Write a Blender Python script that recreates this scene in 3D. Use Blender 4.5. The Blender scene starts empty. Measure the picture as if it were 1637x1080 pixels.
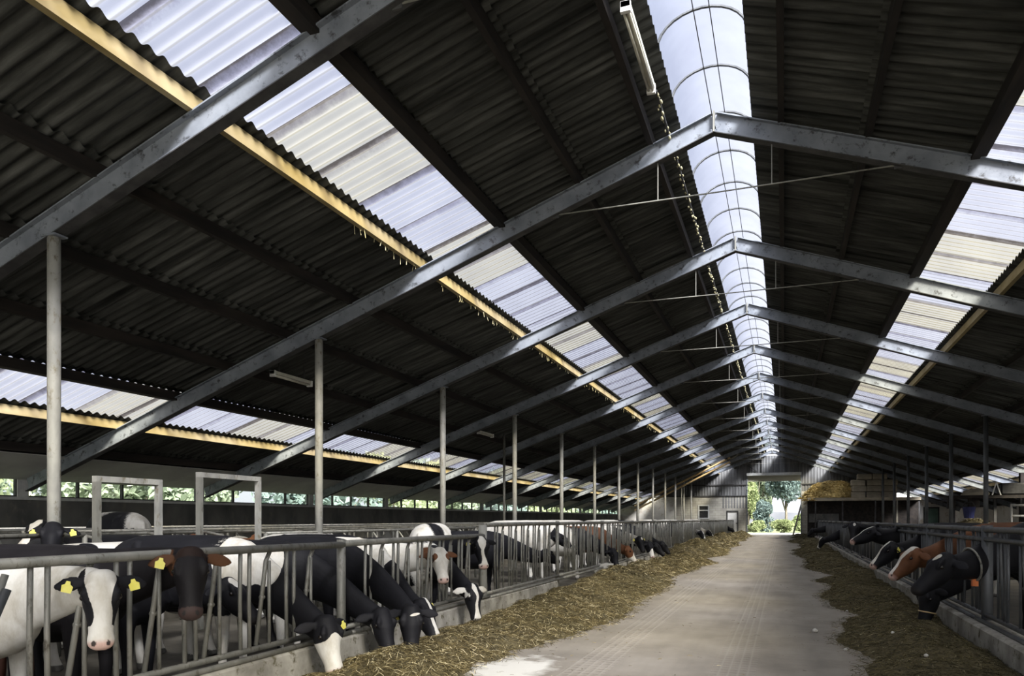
import bpy, bmesh, math, random
import numpy as np
from mathutils import Vector, Matrix
R = math.radians
S = bpy.context.scene
COL = S.collection
rnd = random.Random(7)

# ---------------------------------------------------------------- camera, sky, sun, exposure
YAW = R(20.08)
EYE = 1.42
cam_d = bpy.data.cameras.new('camera')
cam = bpy.data.objects.new('camera', cam_d); COL.objects.link(cam)
cam.location = (0, 0, EYE)
cam.rotation_euler = (R(90), 0, YAW)
cam_d.sensor_width = 36; cam_d.sensor_fit = 'HORIZONTAL'
cam_d.lens = 1191.6 / 1637 * 36
cam_d.shift_x = 0.0
cam_d.shift_y = (829.5 - 540) / 1637
cam_d.clip_start = 0.05; cam_d.clip_end = 800
S.camera = cam

w = bpy.data.worlds.new('sky'); S.world = w; w.use_nodes = True
wn = w.node_tree; wn.nodes.clear()
wo = wn.nodes.new('ShaderNodeOutputWorld'); wb = wn.nodes.new('ShaderNodeBackground')
wc = wn.nodes.new('ShaderNodeTexCoord'); ws = wn.nodes.new('ShaderNodeSeparateXYZ')
wr = wn.nodes.new('ShaderNodeValToRGB')
wr.color_ramp.elements[0].position = 0.0; wr.color_ramp.elements[0].color = (0.93, 0.94, 1.0, 1)
wr.color_ramp.elements[1].position = 0.6; wr.color_ramp.elements[1].color = (0.80, 0.85, 1.0, 1)
wn.links.new(wc.outputs['Generated'], ws.inputs[0]); wn.links.new(ws.outputs['Z'], wr.inputs[0])
wn.links.new(wr.outputs[0], wb.inputs['Color']); wb.inputs['Strength'].default_value = 1.2
wn.links.new(wb.outputs[0], wo.inputs['Surface'])

def sun(name, energy, angle, direction, color):
    d = bpy.data.lights.new(name, 'SUN'); d.energy = energy; d.angle = R(angle); d.color = color
    o = bpy.data.objects.new(name, d); COL.objects.link(o)
    o.rotation_euler = Vector(direction).to_track_quat('-Z', 'Y').to_euler()
    return o
sun('daylight_from_cloud', 8.5, 110, (-0.40, 0.5, -1.0), (1.0, 0.97, 0.92))
sun('low_sun_through_haze', 36.0, 20, (-0.88, 0.85, -1.0), (1.0, 0.95, 0.85))

S.view_settings.view_transform = 'Standard'; S.view_settings.look = 'None'
S.view_settings.gamma = 1; S.view_settings.use_curve_mapping = False
S.view_settings.exposure = 0.0
S.cycles.max_bounces = 8; S.cycles.diffuse_bounces = 4; S.cycles.transparent_max_bounces = 24
S.cycles.transmission_bounces = 6
S.cycles.sample_clamp_indirect = 6

# ---------------------------------------------------------------- materials
def nmat(name):
    m = bpy.data.materials.new(name); m.use_nodes = True
    nt = m.node_tree; nt.nodes.clear()
    out = nt.nodes.new('ShaderNodeOutputMaterial')
    return m, nt, out
def N(nt, kind, **kw):
    n = nt.nodes.new(kind)
    for k, v in kw.items():
        if k in n.inputs.keys(): n.inputs[k].default_value = v
        else: setattr(n, k, v)
    return n
def ramp(nt, src, stops):
    r = nt.nodes.new('ShaderNodeValToRGB'); e = r.color_ramp.elements
    while len(e) > 1: e.remove(e[-1])
    e[0].position = stops[0][0]; e[0].color = tuple(stops[0][1]) + (1,) if len(stops[0][1]) == 3 else stops[0][1]
    for p, c in stops[1:]:
        x = e.new(p); x.color = tuple(c) + (1,)
    nt.links.new(src, r.inputs[0]); return r.outputs[0]
def mixc(nt, fac, a, b, mode='MIX'):
    m = nt.nodes.new('ShaderNodeMix'); m.data_type = 'RGBA'; m.blend_type = mode
    for i, v in ((0, fac), (6, a), (7, b)):
        if hasattr(v, 'node'): nt.links.new(v, m.inputs[i])
        elif i == 0: m.inputs[0].default_value = v
        else: m.inputs[i].default_value = tuple(v) + (1,)
    return m.outputs[2]
def coords(nt, scale=(1, 1, 1), kind='Object'):
    tc = nt.nodes.new('ShaderNodeTexCoord'); mp = nt.nodes.new('ShaderNodeMapping')
    mp.inputs['Scale'].default_value = scale
    nt.links.new(tc.outputs[kind], mp.inputs[0]); return mp.outputs[0]
def noise(nt, vec, scale, detail=4, rough=0.55):
    n = nt.nodes.new('ShaderNodeTexNoise'); n.inputs['Scale'].default_value = scale
    n.inputs['Detail'].default_value = detail; n.inputs['Roughness'].default_value = rough
    nt.links.new(vec, n.inputs['Vector']); return n.outputs[0]
def mat(name, c1, c2=None, scale=3.0, stretch=(1, 1, 1), rough=0.7, metal=0.0, bump=0.0, lo=0.35, hi=0.65, c3=None, spec=0.3, bscale=None):
    """two tone mottled surface, c3 a third tone in sparse spots"""
    m, nt, out = nmat(name)
    b = nt.nodes.new('ShaderNodeBsdfPrincipled'); nt.links.new(b.outputs[0], out.inputs[0])
    b.inputs['Roughness'].default_value = rough; b.inputs['Metallic'].default_value = metal
    b.inputs['Specular IOR Level'].default_value = spec
    v = coords(nt, stretch)
    n = noise(nt, v, scale)
    c2 = c2 or c1
    col = ramp(nt, n, [(lo, c1), (hi, c2)])
    if c3:
        n2 = noise(nt, v, scale * 2.7, 6, 0.7)
        f = ramp(nt, n2, [(0.55, (0, 0, 0)), (0.66, (1, 1, 1))])
        col = mixc(nt, f, col, c3)
    nt.links.new(col, b.inputs['Base Color'])
    if bump:
        bp = nt.nodes.new('ShaderNodeBump'); bp.inputs['Strength'].default_value = bump; bp.inputs['Distance'].default_value = 0.02
        nt.links.new(noise(nt, v, bscale or scale * 5, 5), bp.inputs['Height']); nt.links.new(bp.outputs[0], b.inputs['Normal'])
    m.diffuse_color = tuple(c1) + (1,)
    return m

M = {}
M['steel'] = mat('painted_steel', (.125, .14, .165), (.20, .22, .25), 2.5, (1, 1, 1), .55, 0.0, .15, c3=(.035, .036, .04), spec=.4)
M['steel_dark'] = mat('dark_steel', (.03, .03, .032), (.06, .06, .06), 5)
M['galv'] = mat('galvanised_pipe', (.17, .17, .15), (.27, .265, .235), 6, (1, 1, .4), .5, 0.35, .1, c3=(.10, .09, .07), spec=.5)
M['galv_dark'] = mat('dark_galvanised_pipe', (.06, .064, .068), (.115, .12, .125), 6, (1, 1, .4), .5, 0.35, .1, c3=(.06, .06, .06), spec=.5)
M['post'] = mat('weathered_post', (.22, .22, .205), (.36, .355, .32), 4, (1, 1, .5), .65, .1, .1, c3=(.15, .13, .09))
M['wood_dark'] = mat('dark_timber', (.009, .008, .008), (.026, .021, .018), 6, (1, .15, 1), .85)
M['wood_yellow'] = mat('ochre_timber', (.19, .145, .06), (.33, .27, .155), 2.2, (1, .5, 1), .75, bump=.1)
M['wood_pale'] = mat('pale_timber', (.40, .28, .13), (.55, .42, .24), 4, (1, .3, 1), .8)
M['kerb'] = mat('stained_concrete', (.20, .19, .165), (.40, .385, .34), 3.0, (1, 1, 1), .9, 0, .4, c3=(.10, .09, .055))
M['dung'] = mat('wet_dark_concrete', (.05, .045, .035), (.11, .10, .08), 2.0, (1, 1, 1), .6, 0, .4)
M['wall_dark'] = mat('dark_concrete_panel', (.055, .057, .057), (.12, .12, .112), 1.3, (1, 1, .6), .85, 0, .2, c3=(.12, .115, .10))
M['white_pvc'] = mat('grey_white_frame', (.36, .37, .37), (.46, .47, .46), 6)
M['black'] = mat('black_rubber', (.012, .012, .013), (.03, .03, .03), 8, rough=.5)
M['straw'] = mat('golden_straw', (.34, .25, .09), (.54, .42, .19), 9, rough=.9, bump=.8)
M['tag'] = mat('yellow_plastic', (.72, .66, .12), (.80, .74, .2), 20, rough=.45)
M['white_paint'] = mat('whitewashed_block', (.42, .41, .37), (.60, .585, .53), .8, rough=.9, bump=.2, c3=(.32, .28, .22))
M['sheet_steel_white'] = mat('white_panel', (.6, .6, .58), (.7, .7, .68), 3, rough=.6)
M['green_paint'] = mat('faded_green_paint', (.09, .16, .13), (.14, .22, .18), 2, rough=.7)
M['blue_paint'] = mat('blue_plastic', (.025, .03, .09), (.04, .045, .13), 3, rough=.5)
M['orange_paint'] = mat('orange_plastic', (.6, .16, .04), (.7, .2, .06), 3, rough=.5)
M['cream_lamp'] = mat('dusty_lamp_housing', (.42, .41, .34), (.56, .55, .47), 8, rough=.6)
M['cobweb'] = mat('dusty_cobweb', (.35, .32, .17), (.55, .52, .36), 20, rough=.95)
M['bark'] = mat('tree_bark', (.05, .045, .035), (.10, .09, .07), 8, (1, 1, .3), .9)
M['blind'] = mat('beige_roller_slats', (.30, .30, .23), (.38, .37, .29), 3, (.3, 1, 6), .8)
M['lime'] = mat('bright_limewash', (.66, .65, .62), (.80, .79, .76), .8, rough=.9, c3=(.5, .44, .36))
M['lining'] = mat('pale_grey_lining_board', (.30, .30, .295), (.38, .38, .37), 1.2, rough=.9)
M['pallet'] = mat('grey_bale_wrap', (.20, .18, .14), (.36, .32, .25), 1.5, (1, 1, 3), .9, bump=.4)

def sheet_material():
    m, nt, out = nmat('dusty_corrugated_cement_sheet')
    b = nt.nodes.new('ShaderNodeBsdfPrincipled'); nt.links.new(b.outputs[0], out.inputs[0])
    b.inputs['Roughness'].default_value = .9; b.inputs['Specular IOR Level'].default_value = .15
    v = coords(nt)
    n1 = noise(nt, coords(nt, (.25, 3.2, .25)), 3.0, 5, .65)
    n2 = noise(nt, v, .45, 3)
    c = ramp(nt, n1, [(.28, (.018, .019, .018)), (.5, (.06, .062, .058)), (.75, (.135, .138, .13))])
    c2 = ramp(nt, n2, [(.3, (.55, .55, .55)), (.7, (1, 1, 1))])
    c = mixc(nt, 1.0, c, c2, 'MULTIPLY')
    # each sheet of about a metre has its own tone and a dirty side lap
    s = nt.nodes.new('ShaderNodeSeparateXYZ'); nt.links.new(v, s.inputs[0])
    fr = N(nt, 'ShaderNodeMath', operation='FRACT'); nt.links.new(s.outputs['Y'], fr.inputs[0])
    lap = ramp(nt, fr.outputs[0], [(0.0, (.25, .25, .25)), (.05, (1, 1, 1)), (.95, (1, 1, 1)), (1.0, (.4, .4, .4))])
    c = mixc(nt, 1.0, c, lap, 'MULTIPLY')
    nt.links.new(c, b.inputs['Base Color'])
    return m
M['sheet'] = sheet_material()

def rooflight_material(name, blue, cream, ribbed=True):
    """translucent corrugated plastic: lets sky through and scatters it; aged cream sheets among bluish ones"""
    m, nt, out = nmat(name)
    v = coords(nt)
    s = nt.nodes.new('ShaderNodeSeparateXYZ'); nt.links.new(v, s.inputs[0])
    fl = N(nt, 'ShaderNodeMath', operation='FLOOR'); nt.links.new(s.outputs['Y'], fl.inputs[0])
    # ten sheet rhythm, different in each of the four bands
    ml = N(nt, 'ShaderNodeMath', operation='MULTIPLY_ADD'); nt.links.new(fl.outputs[0], ml.inputs[0]); ml.inputs[1].default_value = .1; ml.inputs[2].default_value = -.55
    xs = N(nt, 'ShaderNodeMath', operation='SNAP'); nt.links.new(s.outputs['X'], xs.inputs[0]); xs.inputs[1].default_value = 7.0
    xm = N(nt, 'ShaderNodeMath', operation='MULTIPLY'); nt.links.new(xs.outputs[0], xm.inputs[0]); xm.inputs[1].default_value = .3 / 7.0
    ad = N(nt, 'ShaderNodeMath', operation='ADD'); nt.links.new(ml.outputs[0], ad.inputs[0]); nt.links.new(xm.outputs[0], ad.inputs[1])
    a3 = N(nt, 'ShaderNodeMath', operation='ADD'); nt.links.new(ad.outputs[0], a3.inputs[0]); a3.inputs[1].default_value = 10.3
    f3 = N(nt, 'ShaderNodeMath', operation='FRACT'); nt.links.new(a3.outputs[0], f3.inputs[0])
    cr = N(nt, 'ShaderNodeValToRGB'); cr.color_ramp.interpolation = 'CONSTANT'; el = cr.color_ramp.elements
    el[0].position = 0; el[0].color = tuple(blue) + (1,); el[1].position = .1; el[1].color = tuple(cream) + (1,)
    for p_, k_ in ((.3, blue), (.5, cream), (.7, blue)): q_ = el.new(p_); q_.color = tuple(k_) + (1,)
    nt.links.new(f3.outputs[0], cr.inputs[0])
    c = cr.outputs[0] if ribbed else None
    if c is None:
        c = mixc(nt, 0.0, blue, cream)
    fr = N(nt, 'ShaderNodeMath', operation='FRACT'); nt.links.new(s.outputs['Y'], fr.inputs[0])
    if ribbed:
        n1 = noise(nt, v, 7, 5, .7)
        a2 = N(nt, 'ShaderNodeMath', operation='MULTIPLY_ADD'); nt.links.new(n1, a2.inputs[0]); a2.inputs[1].default_value = .16; nt.links.new(fr.outputs[0], a2.inputs[2])
        lap = ramp(nt, a2.outputs[0], [(0.0, (.30, .28, .28)), (.10, (.22, .2, .2)), (.19, (.62, .60, .66)), (.27, (1, 1, 1))])
        c = mixc(nt, 1.0, c, lap, 'MULTIPLY')
        w_ = N(nt, 'ShaderNodeMath', operation='MULTIPLY'); nt.links.new(s.outputs['Y'], w_.inputs[0]); w_.inputs[1].default_value = 2 * math.pi / .177
        sn = N(nt, 'ShaderNodeMath', operation='COSINE'); nt.links.new(w_.outputs[0], sn.inputs[0])
        dirt = ramp(nt, sn.outputs[0], [(0.0, (1, 1, 1)), (.80, (1, 1, 1)), (1.0, (.80, .78, .70))])
        c = mixc(nt, 1.0, c, dirt, 'MULTIPLY')
    n3 = noise(nt, v, 1.3, 3)
    c = mixc(nt, 1.0, c, ramp(nt, n3, [(.3, (.86, .86, .88)), (.7, (1, 1, 1))]), 'MULTIPLY')
    t = nt.nodes.new('ShaderNodeBsdfTransparent'); d = nt.nodes.new('ShaderNodeBsdfTranslucent')
    nt.links.new(c, t.inputs[0]); nt.links.new(mixc(nt, 1.0, c, (.22, .22, .22) if ribbed else (.3, .3, .3), 'MULTIPLY'), d.inputs[0])
    mx = nt.nodes.new('ShaderNodeMixShader'); mx.inputs[0].default_value = .30 if ribbed else .14
    nt.links.new(t.outputs[0], mx.inputs[1]); nt.links.new(d.outputs[0], mx.inputs[2])
    nt.links.new(mx.outputs[0], out.inputs[0])
    return m
M['rooflight'] = rooflight_material('translucent_corrugated_sheet', (.74, .76, .84), (.76, .74, .65))
M['ridge_light'] = rooflight_material('translucent_ridge_vault', (.70, .73, .82), (.6, .65, .78), False)

def glass_material():
    m, nt, out = nmat('thin_window_glass')
    t = nt.nodes.new('ShaderNodeBsdfTransparent'); t.inputs[0].default_value = (.93, .96, .95, 1)
    g = nt.nodes.new('ShaderNodeBsdfGlossy'); g.inputs['Roughness'].default_value = .05
    mx = nt.nodes.new('ShaderNodeMixShader'); mx.inputs[0].default_value = .06
    nt.links.new(t.outputs[0], mx.inputs[1]); nt.links.new(g.outputs[0], mx.inputs[2]); nt.links.new(mx.outputs[0], out.inputs[0])
    return m
M['glass'] = glass_material()

def floor_material():
    m, nt, out = nmat('worn_concrete_feed_alley')
    b = nt.nodes.new('ShaderNodeBsdfPrincipled'); nt.links.new(b.outputs[0], out.inputs[0])
    b.inputs['Roughness'].default_value = .8; b.inputs['Specular IOR Level'].default_value = .3
    v = coords(nt)
    c = ramp(nt, noise(nt, v, 1.1, 6, .6), [(.3, (.19, .17, .142)), (.7, (.285, .26, .222))])
    c = mixc(nt, 1.0, c, ramp(nt, noise(nt, coords(nt, (1, .15, 1)), 2.5, 4), [(.3, (.8, .8, .8)), (.7, (1.08, 1.08, 1.08))]), 'MULTIPLY')
    # chaff drifted over the slab
    ch = ramp(nt, noise(nt, v, 22, 6, .75), [(.60, (0, 0, 0)), (.70, (1, 1, 1))])
    c = mixc(nt, ch, c, (.30, .25, .15))
    # washed pale patch near the manger edge
    s = nt.nodes.new('ShaderNodeSeparateXYZ'); nt.links.new(v, s.inputs[0])
    vm = N(nt, 'ShaderNodeVectorMath', operation='DISTANCE'); nt.links.new(coords(nt, (1, .5, 1)), vm.inputs[0]); vm.inputs[1].default_value = (-2.45, 3.25, 0)
    ad = N(nt, 'ShaderNodeMath', operation='ADD'); nt.links.new(vm.outputs['Value'], ad.inputs[0]); nt.links.new(noise(nt, v, 3, 5), ad.inputs[1])
    c = mixc(nt, ramp(nt, ad.outputs[0], [(.75, (1, 1, 1)), (.95, (0, 0, 0))]), c, (.55, .54, .50))
    # pressed tyre tracks: lengthwise grooves in two lanes
    def lane(x0, hw):
        a = N(nt, 'ShaderNodeMath', operation='SUBTRACT'); nt.links.new(s.outputs['X'], a.inputs[0]); a.inputs[1].default_value = x0
        ab = N(nt, 'ShaderNodeMath', operation='ABSOLUTE'); nt.links.new(a.outputs[0], ab.inputs[0])
        l = N(nt, 'ShaderNodeMath', operation='LESS_THAN'); nt.links.new(ab.outputs[0], l.inputs[0]); l.inputs[1].default_value = hw
        return l.outputs[0]
    l1, l2 = lane(-1.75, .2), lane(-.45, .2)
    la = N(nt, 'ShaderNodeMath', operation='ADD'); nt.links.new(l1, la.inputs[0]); nt.links.new(l2, la.inputs[1])
    wx = N(nt, 'ShaderNodeMath', operation='MULTIPLY'); nt.links.new(s.outputs['X'], wx.inputs[0]); wx.inputs[1].default_value = 2 * math.pi / .085
    wy = N(nt, 'ShaderNodeMath', operation='MULTIPLY'); nt.links.new(s.outputs['Y'], wy.inputs[0]); wy.inputs[1].default_value = 2 * math.pi / .12
    sx = N(nt, 'ShaderNodeMath', operation='SINE'); nt.links.new(wx.outputs[0], sx.inputs[0])
    sy = N(nt, 'ShaderNodeMath', operation='SINE'); nt.links.new(wy.outputs[0], sy.inputs[0])
    mm = N(nt, 'ShaderNodeMath', operation='MAXIMUM'); nt.links.new(sx.outputs[0], mm.inputs[0]); nt.links.new(sy.outputs[0], mm.inputs[1])
    gm = N(nt, 'ShaderNodeMath', operation='MULTIPLY'); nt.links.new(mm.outputs[0], gm.inputs[0]); nt.links.new(la.outputs[0], gm.inputs[1])
    c = mixc(nt, ramp(nt, gm.outputs[0], [(.55, (0, 0, 0)), (1.0, (.3, .3, .3))]), c, (.34, .32, .28))
    nt.links.new(c, b.inputs['Base Color'])
    bp = nt.nodes.new('ShaderNodeBump'); bp.inputs['Strength'].default_value = .35; bp.inputs['Distance'].default_value = .01
    hh = N(nt, 'ShaderNodeMath', operation='ADD'); nt.links.new(gm.outputs[0], hh.inputs[0]); nt.links.new(noise(nt, v, 9, 6, .7), hh.inputs[1])
    nt.links.new(hh.outputs[0], bp.inputs['Height']); nt.links.new(bp.outputs[0], b.inputs['Normal'])
    return m
M['floor'] = floor_material()

def cladding_material():
    m, nt, out = nmat('profiled_gable_sheet')
    b = nt.nodes.new('ShaderNodeBsdfPrincipled'); nt.links.new(b.outputs[0], out.inputs[0]); b.inputs['Roughness'].default_value = .7
    v = coords(nt, (1, 1, .12))
    c = ramp(nt, noise(nt, v, 2.2, 5, .7), [(.3, (.05, .052, .055)), (.7, (.17, .175, .18))])
    nt.links.new(c, b.inputs['Base Color'])
    return m
M['cladding'] = cladding_material()

def block_material():
    m, nt, out = nmat('painted_blockwork')
    b = nt.nodes.new('ShaderNodeBsdfPrincipled'); nt.links.new(b.outputs[0], out.inputs[0]); b.inputs['Roughness'].default_value = .9
    tc = nt.nodes.new('ShaderNodeTexCoord'); mp = nt.nodes.new('ShaderNodeMapping'); mp.inputs['Rotation'].default_value = (R(90), 0, 0)
    nt.links.new(tc.outputs['Object'], mp.inputs[0])
    br = nt.nodes.new('ShaderNodeTexBrick'); nt.links.new(mp.outputs[0], br.inputs['Vector'])
    br.inputs['Scale'].default_value = 1; br.inputs['Brick Width'].default_value = .5; br.inputs['Row Height'].default_value = .22
    br.inputs['Mortar Size'].default_value = .012
    br.inputs['Color1'].default_value = (.33, .32, .29, 1); br.inputs['Color2'].default_value = (.40, .39, .35, 1); br.inputs['Mortar'].default_value = (.26, .25, .22, 1)
    c = mixc(nt, 1.0, br.outputs[0], ramp(nt, noise(nt, mp.outputs[0], .8, 4), [(.3, (.7, .7, .7)), (.7, (1.1, 1.1, 1.08))]), 'MULTIPLY')
    nt.links.new(c, b.inputs['Base Color'])
    return m
M['block'] = block_material()

def leaf_material(name, c1, c2):
    m, nt, out = nmat(name)
    oi = nt.nodes.new('ShaderNodeNewGeometry')
    c = ramp(nt, oi.outputs['Random Per Island'], [(0, c1), (1, c2)])
    d = nt.nodes.new('ShaderNodeBsdfDiffuse'); t = nt.nodes.new('ShaderNodeBsdfTranslucent'); mx = nt.nodes.new('ShaderNodeMixShader'); mx.inputs[0].default_value = .45
    nt.links.new(c, d.inputs[0]); nt.links.new(c, t.inputs[0]); nt.links.new(d.outputs[0], mx.inputs[1]); nt.links.new(t.outputs[0], mx.inputs[2]); nt.links.new(mx.outputs[0], out.inputs[0])
    return m
M['leaf_blue'] = leaf_material('bluish_foliage', (.11, .15, .15), (.30, .37, .35))  # leaf colours paled and greyed to carry painted haze
M['leaf_green'] = leaf_material('green_foliage', (.15, .19, .14), (.42, .47, .36))
M['leaf_light'] = leaf_material('light_green_foliage', (.22, .26, .15), (.52, .56, .40))
M['far_blue'] = leaf_material('hazy_bluish_foliage', (.05, .075, .08), (.15, .20, .19))
M['far_green'] = leaf_material('hazy_green_foliage', (.06, .085, .06), (.20, .24, .17))
M['far_light'] = leaf_material('hazy_light_foliage', (.09, .12, .05), (.26, .30, .16))
M['grass'] = mat('sunlit_grass', (.07, .09, .04), (.13, .15, .08), 1.5)
M['far_field'] = mat('hazy_far_treeline', (.060, .066, .085), (.085, .09, .11), .2)
M['gravel'] = mat('pale_farmyard', (.2, .195, .18), (.26, .255, .24), 2)

def strand_material(name, stops, rough=.9):
    m, nt, out = nmat(name)
    b = nt.nodes.new('ShaderNodeBsdfPrincipled'); nt.links.new(b.outputs[0], out.inputs[0]); b.inputs['Roughness'].default_value = rough
    b.inputs['Specular IOR Level'].default_value = .2
    g = nt.nodes.new('ShaderNodeNewGeometry')
    c = ramp(nt, g.outputs['Random Per Island'], stops)
    c = mixc(nt, 1.0, c, ramp(nt, noise(nt, coords(nt), .9, 4), [(.3, (.55, .55, .5)), (.7, (1.15, 1.1, 1.0))]), 'MULTIPLY')
    nt.links.new(c, b.inputs['Base Color'])
    return m
M['hay_strands'] = strand_material('loose_hay_strands', [(0, (.06, .048, .022)), (.5, (.135, .108, .052)), (.84, (.27, .225, .115)), (.9, (.6, .53, .33)), (1, (.72, .66, .46))])
M['silage_strands'] = strand_material('dark_silage_strands', [(0, (.045, .038, .018)), (.6, (.10, .085, .042)), (.94, (.19, .165, .085)), (1, (.42, .38, .26))])
M['straw_strands'] = strand_material('golden_straw_strands', [(0, (.28, .2, .065)), (.6, (.46, .35, .14)), (1, (.72, .6, .32))])
M['hay_base'] = mat('matted_hay', (.045, .037, .018), (.12, .10, .05), 14, rough=.95, bump=1.0, bscale=30)

# ---------------------------------------------------------------- mesh helpers
class MB:
    """collects shapes and links them as ONE mesh object"""
    def __init__(s): s.v = []; s.f = []
    def add(s, vs, fs):
        k = len(s.v); s.v += [tuple(p) for p in vs]; s.f += [tuple(i + k for i in f) for f in fs]
    def box(s, x0, x1, y0, y1, z0, z1):
        s.add([(x0, y0, z0), (x1, y0, z0), (x1, y1, z0), (x0, y1, z0), (x0, y0, z1), (x1, y0, z1), (x1, y1, z1), (x0, y1, z1)],
              [(0, 3, 2, 1), (4, 5, 6, 7), (0, 1, 5, 4), (1, 2, 6, 5), (2, 3, 7, 6), (3, 0, 4, 7)])
    def bar(s, a, b, wd, hg, up=(0, 0, 1)):
        """rectangular bar from a to b, wd across, hg along up"""
        a = Vector(a); b = Vector(b); d = (b - a).normalized(); u = Vector(up); u = (u - d * u.dot(d)).normalized(); sdd = d.cross(u)
        P = []
        for p in (a, b):
            for i, j in ((-1, -1), (1, -1), (1, 1), (-1, 1)): P.append(p + sdd * (wd / 2 * i) + u * (hg / 2 * j))
        s.add(P, [(0, 1, 2, 3), (7, 6, 5, 4), (0, 4, 5, 1), (1, 5, 6, 2), (2, 6, 7, 3), (3, 7, 4, 0)])
    def tube(s, pts, r, n=8):
        pts = [Vector(p) for p in pts]; k = len(s.v); prev = None
        for i, p in enumerate(pts):
            t = (pts[min(i + 1, len(pts) - 1)] - pts[max(i - 1, 0)]).normalized()
            if prev is None:
                q = Vector((0, 0, 1)) if abs(t.z) < .9 else Vector((1, 0, 0)); u = (q - t * q.dot(t)).normalized()
            else: u = (prev - t * prev.dot(t)).normalized()
            prev = u; v = t.cross(u); rr = r[i] if isinstance(r, (list, tuple)) else r
            for j in range(n):
                a = 2 * math.pi * j / n; s.v.append(tuple(p + (u * math.cos(a) + v * math.sin(a)) * rr))
        for i in range(len(pts) - 1):
            for j in range(n):
                a = k + i * n + j; b = k + i * n + (j + 1) % n; s.f.append((a, b, b + n, a + n))
        s.f.append(tuple(k + j for j in reversed(range(n)))); e = k + (len(pts) - 1) * n; s.f.append(tuple(e + j for j in range(n)))
    def ibeam(s, a, b, wd, hg, tf=.016, tw=.012):
        a = Vector(a); b = Vector(b); d = (b - a).normalized(); u = Vector((0, 0, 1)); u = (u - d * u.dot(d)).normalized()
        s.bar(a + u * (hg / 2 - tf / 2), b + u * (hg / 2 - tf / 2), wd, tf, u)
        s.bar(a - u * (hg / 2 - tf / 2), b - u * (hg / 2 - tf / 2), wd, tf, u)
        s.bar(a, b, tw, hg - 2 * tf, u)
    def build(s, name, m, parent=None, smooth=False, origin=None):
        me = bpy.data.meshes.new(name)
        o3 = Vector(origin) if origin is not None else Vector((0, 0, 0))
        me.from_pydata([tuple(Vector(p) - o3) for p in s.v] if origin is not None else s.v, [], s.f); me.update()
        if m: me.materials.append(m)
        if smooth: me.polygons.foreach_set('use_smooth', [True] * len(me.polygons))
        o = bpy.data.objects.new(name, me); COL.objects.link(o)
        if origin is not None: o.location = o3
        if parent: o.parent = parent
        return o
def tag(o, label, cat, group=None, kind=None):
    o['label'] = label; o['category'] = cat
    if group: o['group'] = group
    if kind: o['kind'] = kind
    return o
def empty(name, loc=(0, 0, 0), rz=0):
    o = bpy.data.objects.new(name, None); COL.objects.link(o); o.location = loc; o.rotation_euler = (0, 0, rz); o.empty_display_size = .2
    return o
def struct(o): o['kind'] = 'structure'; return o
def kids(o): return [c for c in bpy.data.objects if c.parent == o]
def copy_tree(o, parent=None):
    ch = kids(o)
    c = o.copy(); COL.objects.link(c); c.parent = parent
    for k in ch: copy_tree(k, c)
    return c
ORD = ['nearest', 'second nearest', 'third nearest', 'fourth nearest', 'fifth nearest', 'sixth nearest', 'seventh nearest', 'eighth nearest', 'ninth nearest', 'tenth nearest', 'eleventh nearest', 'twelfth nearest', 'farthest']

# ---------------------------------------------------------------- the barn's measures
XR = -.946            # ridge line
Y0, BAY = 11.01, 5.0  # second visible frame, bay length
SL = .36              # roof slope
ZT = 7.223            # rafter top at the ridge
HALF = 13.85
YE = 71.0             # end wall
YB = -8.0             # barn runs on behind the camera to its open front
def zr(off): return ZT - SL * off          # rafter top
def zs(off): return ZT + .19 - SL * off    # sheets
FRAMES = list(range(-1, 12))
PUR = [.90, 2.0, 3.33, 4.66, 5.98, 7.30, 8.60, 9.92, 11.24, 12.56, 13.72]
KL, KR = -4.05, 1.96  # faces of the two manger kerbs
FL, FR = -4.16, 2.16  # feed fences

# floors
mb = MB(); mb.box(KL - .2, KR + .42, YB, YE, -.3, 0); struct(mb.build('floor', M['floor']))
mb = MB(); mb.box(XR - HALF, KL - .2, YB, YE, -.3, -.1); struct(mb.build('floor', M['dung']))
mb = MB(); mb.box(KR + .42, XR + HALF, YB, YE, -.3, -.1); struct(mb.build('floor', M['dung']))
# kerbs
def kerb(x0, x1, y0, y1, h, label):
    b = MB(); n = max(2, int((y1 - y0) / 1.0)); r2 = random.Random(int(y0 * 7 + x0 * 3))
    ys = [y0 + (y1 - y0) * i / n for i in range(n + 1)]
    vs = []
    for y in ys:
        j = lambda a: r2.uniform(-a, a)
        vs += [(x0, y, -.1), (x0, y, h - .02 + j(.006)), (x0 + .02, y, h + j(.006)), (x1 - .025, y, h + j(.006)), (x1 + j(.004), y, h - .03), (x1, y, -.1)]
    fs = []
    for i in range(n):
        for k in range(6): fs.append((i * 6 + k, (i + 1) * 6 + k, (i + 1) * 6 + (k + 1) % 6, i * 6 + (k + 1) % 6))
    fs.append((0, 1, 2, 3, 4, 5)); e = n * 6; fs.append((e + 5, e + 4, e + 3, e + 2, e + 1, e))
    b.add(vs, fs)
    return tag(b.build('concrete_kerb', M['kerb']), label, 'kerb')
kerb(KL - .2, KL, 1.5, 13.6, .27, 'low stained concrete kerb under the near left feed fence')
kerb(KL - .2, KL, 18.0, 37.6, .27, 'concrete kerb behind the hay, left of the middle of the feed alley')
kerb(KL - .2, KL, 37.7, 68.5, .27, 'far stretch of left concrete kerb towards the open end door')
kerb(KR, KR + .4, 1.5, 69, .27, 'long grey concrete kerb under the right feed fence')
mb = MB(); mb.box(KL - .22, KL + .12, 17.45, 17.98, -.1, .34); tag(mb.build('concrete_block', M['white_paint']), 'pale concrete block at the foot of a left fence post', 'block')

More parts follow.
